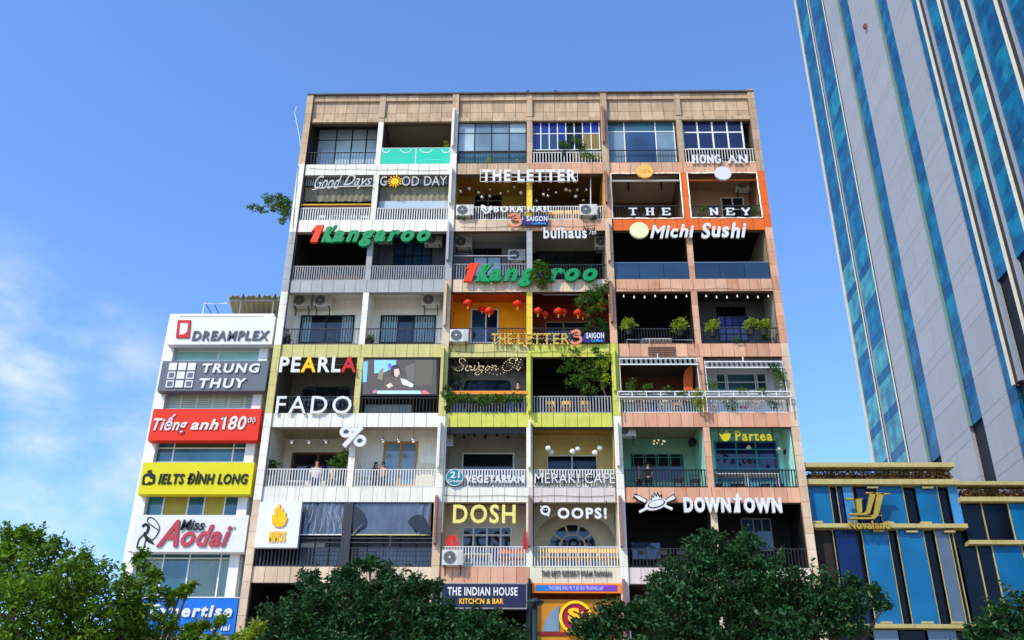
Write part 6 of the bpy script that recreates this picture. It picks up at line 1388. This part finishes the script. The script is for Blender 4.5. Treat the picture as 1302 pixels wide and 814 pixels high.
# ---------------------------------------------------------------- people
def skin(name, m, parent, joints, edges, loc, rz, root=0):
    me = bpy.data.meshes.new(name); me.from_pydata([j[0] for j in joints], edges, []); me.materials.append(m)
    o = bpy.data.objects.new(name, me); COL.objects.link(o); o.parent = parent; o.location = loc; o.rotation_euler = (0, 0, rz)
    md = o.modifiers.new('skin', 'SKIN'); md.use_smooth_shade = True
    lay = me.skin_vertices[0].data if me.skin_vertices else None
    if lay is None:
        bm = bmesh.new(); bm.from_mesh(me); bm.verts.layers.skin.verify(); bm.to_mesh(me); bm.free(); lay = me.skin_vertices[0].data
    for i, j in enumerate(joints):
        r = j[1]; lay[i].radius = r if isinstance(r, tuple) else (r, r); lay[i].use_root = (i == root)
    sb = o.modifiers.new('sub', 'SUBSURF'); sb.levels = 1; sb.render_levels = 1
    return o
def person(label, px, Y, fl, face, shirt, trousers, hair, pose='stand', arm='rail', grp=None, h=1.65):
    X = PX(px, 600, Y); t = thing('person', (X, Y, fl), label, 'person', grp); k = h/1.7
    hz = .93 if pose == 'stand' else .5
    def V(x, y, z): return (x*k, y*k, z*k)
    J = []; E_ = []
    def add(p, r, par=None):
        J.append((V(*p), tuple(q*k for q in r) if isinstance(r, tuple) else r*k))
        if par is not None: E_.append((par, len(J)-1))
        return len(J)-1
    pel = add((0, 0, hz), (.15, .1)); wa = add((0, 0, hz + .2), (.125, .09), pel); ch = add((0, 0, hz + .4), (.15, .1), wa); nk = add((0, -.0, hz + .53), .055, ch); hd = add((0, -.01, hz + .6), .06, nk); h1 = add((0, -.015, hz + .68), (.078, .095), hd); h2 = add((0, -.01, hz + .76), (.07, .085), h1)
    H = {}
    for s_ in (-1, 1):
        sh = add((s_*.17, 0, hz + .46), .05, ch)
        if arm == 'rail': el = (s_*.24, -.1, hz + .22); wr = (s_*.16, -.32, hz + .2)
        else: el = (s_*.23, .02, hz + .2); wr = (s_*.24, -.08, hz - .03)
        e_ = add(el, .038, sh); w_ = add(wr, .027, e_); d = (Vector(wr) - Vector(el)).normalized(); pm = Vector(wr) + d*.07; pa = add(tuple(pm), (.036, .018), w_)
        for fi in range(4): o_ = Vector((s_*(fi - 1.5)*.02, 0, 0)); a = add(tuple(pm + o_ + d*.045), .009, pa); add(tuple(pm + o_ + d*(.075 + (.01 if fi in (1, 2) else 0)) + Vector((0, 0, -.02))), .007, a)
        a = add(tuple(pm + Vector((-s_*.045, 0, .005)) - d*.02), .01, pa); add(tuple(pm + Vector((-s_*.06, 0, -.005)) + d*.02), .008, a)
        if pose == 'stand': hp = (s_*.09, 0, hz - .06); kn = (s_*.1, -.02, .5); an = (s_*.1, .02, .09)
        else: hp = (s_*.09, 0, hz - .02); kn = (s_*.1, -.42, .48); an = (s_*.1, -.42, .09)
        a = add(hp, .085, pel); b_ = add(kn, .055, a); c_ = add(an, .037, b_); add((an[0], an[1] - .14, .035), (.035, .03), c_)
        H[s_] = (sh, e_, w_, hp, kn, an)
    SK = paint('skin_tone', '#b98566', .55, .05)
    skin('body', SK, t, J, E_, (0, 0, 0), face)
    # clothing
    S_ = [(V(0, 0, hz + .02), (.165*k, .118*k)), (V(0, 0, hz + .2), (.142*k, .108*k)), (V(0, 0, hz + .4), (.168*k, .118*k)), (V(0, 0, hz + .475), (.09*k, .075*k))]; SE = [(0, 1), (1, 2), (2, 3)]
    for s_ in (-1, 1):
        S_.append((J[H[s_][0]][0], (.066*k, .066*k))); SE.append((2, len(S_)-1)); p = Vector(J[H[s_][0]][0]); q = Vector(J[H[s_][1]][0]); S_.append((tuple(p*.35 + q*.65), (.056*k, .056*k))); SE.append((len(S_)-2, len(S_)-1))
    skin('shirt', shirt, t, S_, SE, (0, 0, 0), face)
    T_ = [(V(0, 0, hz + .02), (.16*k, .115*k))]; TE = []
    for s_ in (-1, 1):
        a = len(T_); T_ += [(V(*H[s_][3]), (.1*k, .1*k)), (V(*H[s_][4]), (.07*k, .07*k)), (V(H[s_][5][0], H[s_][5][1], H[s_][5][2] + .04), (.06*k, .06*k))]; TE += [(0, a), (a, a+1), (a+1, a+2)]
    skin('trousers', trousers, t, T_, TE, (0, 0, 0), face)
    rot = Matrix.Rotation(face, 3, 'Z')
    hc = rot @ Vector(V(0, .02, hz + .73)); hm = MB(); pr = [(max(.002, .098*k*math.sin(math.pi*i/10)), -.1*k*math.cos(math.pi*i/10)) for i in range(3 if hair == 'long' else 5, 11)]
    hm.lathe(Vector((X, Y, fl)) + hc + Vector((0, 0, .02)), pr, 12)
    if hair == 'long': bc = rot @ Vector(V(0, .06, hz + .58)); hm.lathe(Vector((X, Y, fl)) + bc, [(.03, -.16*k), (.07*k, -.08*k), (.08*k, .08*k)], 10)
    hm.build('hair', paint('black_hair', '#14100e', .5, .05), t, True)
    for s_ in (-1, 1):
        e_ = Vector((X, Y, fl)) + rot @ Vector(V(s_*.03, -.108, hz + .69)); MB().ball(e_, .009, 6, 5).build('eye', SIGNK, t)
    n_ = Vector((X, Y, fl)) + rot @ Vector(V(0, -.118, hz + .665)); MB().ball(n_, .012, 6, 5).build('nose', SK, t)
    m_ = Vector((X, Y, fl)) + rot @ Vector(V(0, -.108, hz + .635)); MB().box(m_.x - .02, m_.x + .02, m_.y - .004, m_.y + .004, m_.z - .004, m_.z + .004).build('mouth', paint('lip', '#8a4a40', .6, .05), t)
PB = paint('cloth_beige', '#c9b596', .8, .06); PW = paint('cloth_white_pink', '#e2d2cf', .8, .05); PK = paint('cloth_black', '#17171a', .8, .05); PR = paint('cloth_rose', '#c98c80', .8, .06); PBL = paint('cloth_blue', '#3d4a63', .8, .06); PGR = paint('cloth_grey', '#77787a', .8, .06)
person('seated woman in white and pink behind the white cafe railing', 402.5, 1.0, zf(1) , .2, PW, PBL, 'long', 'sit', 'down', h=2.0)
person('standing man in beige shirt beside the palm in the white cafe', 424, 1.25, zf(1), -.3, PB, PGR, 'short', 'stand', 'down', h=1.45)
person('person with long black hair leaning left at the yellow door', 477.5, 1.25, zf(1), .9, PK, PK, 'long', 'stand', 'down', h=1.5)
person('person in rose shirt right of the black haired one by the yellow door', 486.5, 1.2, zf(1), -.2, PR, PBL, 'short', 'stand', 'down', h=1.48)
person('person in black at the orange beam under the bulb handwriting', 658, .4, zf(2), .2, PK, PK, 'short', 'stand', 'rail', h=1.62)
person('person in dark top at left among guests in the dark green bay', 812, 1.35, zf(1), .4, PGR, PK, 'long', 'stand', 'down', h=1.42)
person('person in black with bare arms in the dark green bay', 824, 1.2, zf(1), 2.9, PK, PK, 'short', 'stand', 'down', h=1.46)

# ---------------------------------------------------------------- loose cables and pipes on the facade
cr_ = random.Random(5)
for (i, ya, yb2, dx) in ((2, 300, 440, .2), (2, 440, 700, .22), (4, 240, 420, .2), (4, 420, 640, -.2), (0, 150, 420, .2), (6, 200, 560, -.14), (3, 540, 720, .16)):
    z1, z0 = zat(ya), zat(yb2); n = 9; x = PXc(i) + dx
    MB().tube([(x + cr_.uniform(-.02, .02), -.02 + cr_.uniform(-.02, 0), z1 + (z0-z1)*j/n) for j in range(n + 1)], .013, 4).build('cable', SIGNK, bld)
for (xa, ya, xb2, yb2, sag) in ((393, 214, 570, 216, .06), (585, 288, 760, 286, .1), (780, 366, 985, 366, .1), (572, 446, 775, 447, .08), (560, 629, 780, 630, .06)):
    A, B = P(xa, ya, -.03), P(xb2, yb2, -.03); n = 14
    MB().tube([A.lerp(B, j/n) + Vector((0, 0, -sag*math.sin(math.pi*((j/n*3) % 1)))) for j in range(n + 1)], .009, 4).build('cable', SIGNK, bld)

# ---------------------------------------------------------------- more seats, tables and pots on the balconies
def row_chairs(xs, Y, fl, m, labs, grp, name='chair', back=.42):
    c0_ = None
    for x, lab in zip(xs, labs):
        l = Vector((PX(x, 600 if fl < zf(3) else 300, Y), Y, fl))
        if c0_ is None: c0_ = chair(l, m, lab, grp, back, name=name)
        else: dup(c0_, l, lab)
row_chairs((640, 651, 662), .45, zf(0), paint('orange_stool', '#d0641a', .5, .05), [o + ' orange chair behind the railing beside the red flag' for o in ordn[:3]], 'orange chairs beside the red flag')
row_chairs((702, 712, 724, 733), .4, zf(5), YC, [o + ' small yellow chair behind the railing under the globes' for o in ordn[:4]], 'small yellow chairs under the mirrored globes')
row_chairs((810, 824, 846), .7, zf(5), CHAR, [o + ' dark chair behind the black box capitals' for o in ordn[:3]], 'dark chairs in the brown ceilinged bay')
row_chairs((492, 512, 534), .6, zf(5), SIGNK, [o + ' black chair behind railing under the sun lettering' for o in ordn[:3]], 'black chairs under the sun lettering')
row_chairs((405, 425, 445, 460), .7, zf(5), RAILW, [o + ' pale chair behind the railing under slanting script' for o in ordn[:4]], 'pale chairs under the slanting script')
row_chairs((700, 722, 746), .6, zf(2), LYG and YC, [o + ' yellow seat behind the grey railing under the creeper tree' for o in ordn[:3]], 'yellow seats under the creeper tree')
row_chairs((820, 850, 868), .7, zf(2), SALMON, [o + ' terracotta seat in the shaded bay behind the shelf plants' for o in ordn[:3]], 'terracotta seats behind the shelf')
row_chairs((700, 722, 745), .7, zf(1), CHAR, [o + ' dark chair behind the thin grey capitals' for o in ordn[:3]], 'dark chairs behind the thin grey capitals')
row_chairs((812, 836, 860), .6, zf(0), RAILD, [o + ' dark chair in black bay beneath the crossed spatula emblem' for o in ordn[:3]], 'dark chairs below the emblem')
FLW = leafm('white_flower', '#b7a9a4', '#e8dfe0', .2); FLR = leafm('red_flower', '#7a1420', '#b83a44', .2)
for i, (x, y, w, h, m, lab) in enumerate([(930, 515, 9, 8, LMD, 'leafy pot against the right white railing'), (958, 513, 10, 8, FLW, 'white flowering plant against the right white railing'), (983, 514, 8, 8, LMD, 'leafy pot at right end of the right white railing'), (946, 519, 4, 3, FLR, 'small red flowers low on the right white railing'),
        (905, 517, 5, 5, FLW, 'pale flowers left on the right white railing'), (960, 268, 6, 8, LMD, 'plant behind the railing right of the white door in the orange unit'), (893, 268, 6, 7, LMD, 'plant behind the railing left in the orange unit'), (590, 279, 7, 3, LMD, 'low greenery on the ledge under the left outdoor unit'), (757, 279, 7, 3, LDK, 'low greenery on ledge under the right outdoor unit')]):
    bush('flower_pot' if m in (FLW, FLR) else 'potted_plant', lab, [(x, y, w, h)], m, .1, 240, 90 + i, .02 if i not in (5, 6) else .2, None, None)
for i, (x, c, hx) in enumerate(((812, 4, '#8a2f22'), (832, 4, '#33527a'), (848, 4, '#c8c4ba'), (802, 4, '#7a7f84'))):
    X = PX(x, 520, .2); t = thing('towel', (X, .2, zf(2) + .1), ['red cloth hung inside the left white railing', 'blue cloth hung inside the left white railing', 'white cloth hung inside the left white railing', 'grey cloth hung at the end of the left white railing'][i], 'cloth', 'cloths hung inside the railing')
    mb = MB(); n = 6
    for j in range(n + 1): mb.v += [(X - .2 + .4*j/n, .2 + .03*(j % 2), zf(2) + .12), (X - .2 + .4*j/n, .18 + .02*(j % 2), zf(2) + .7)]
    for j in range(n): mb.f.append((2*j, 2*j+2, 2*j+3, 2*j+1))
    mb.build('fabric', paint('cloth_' + hx[1:], hx, .9, .1), t)
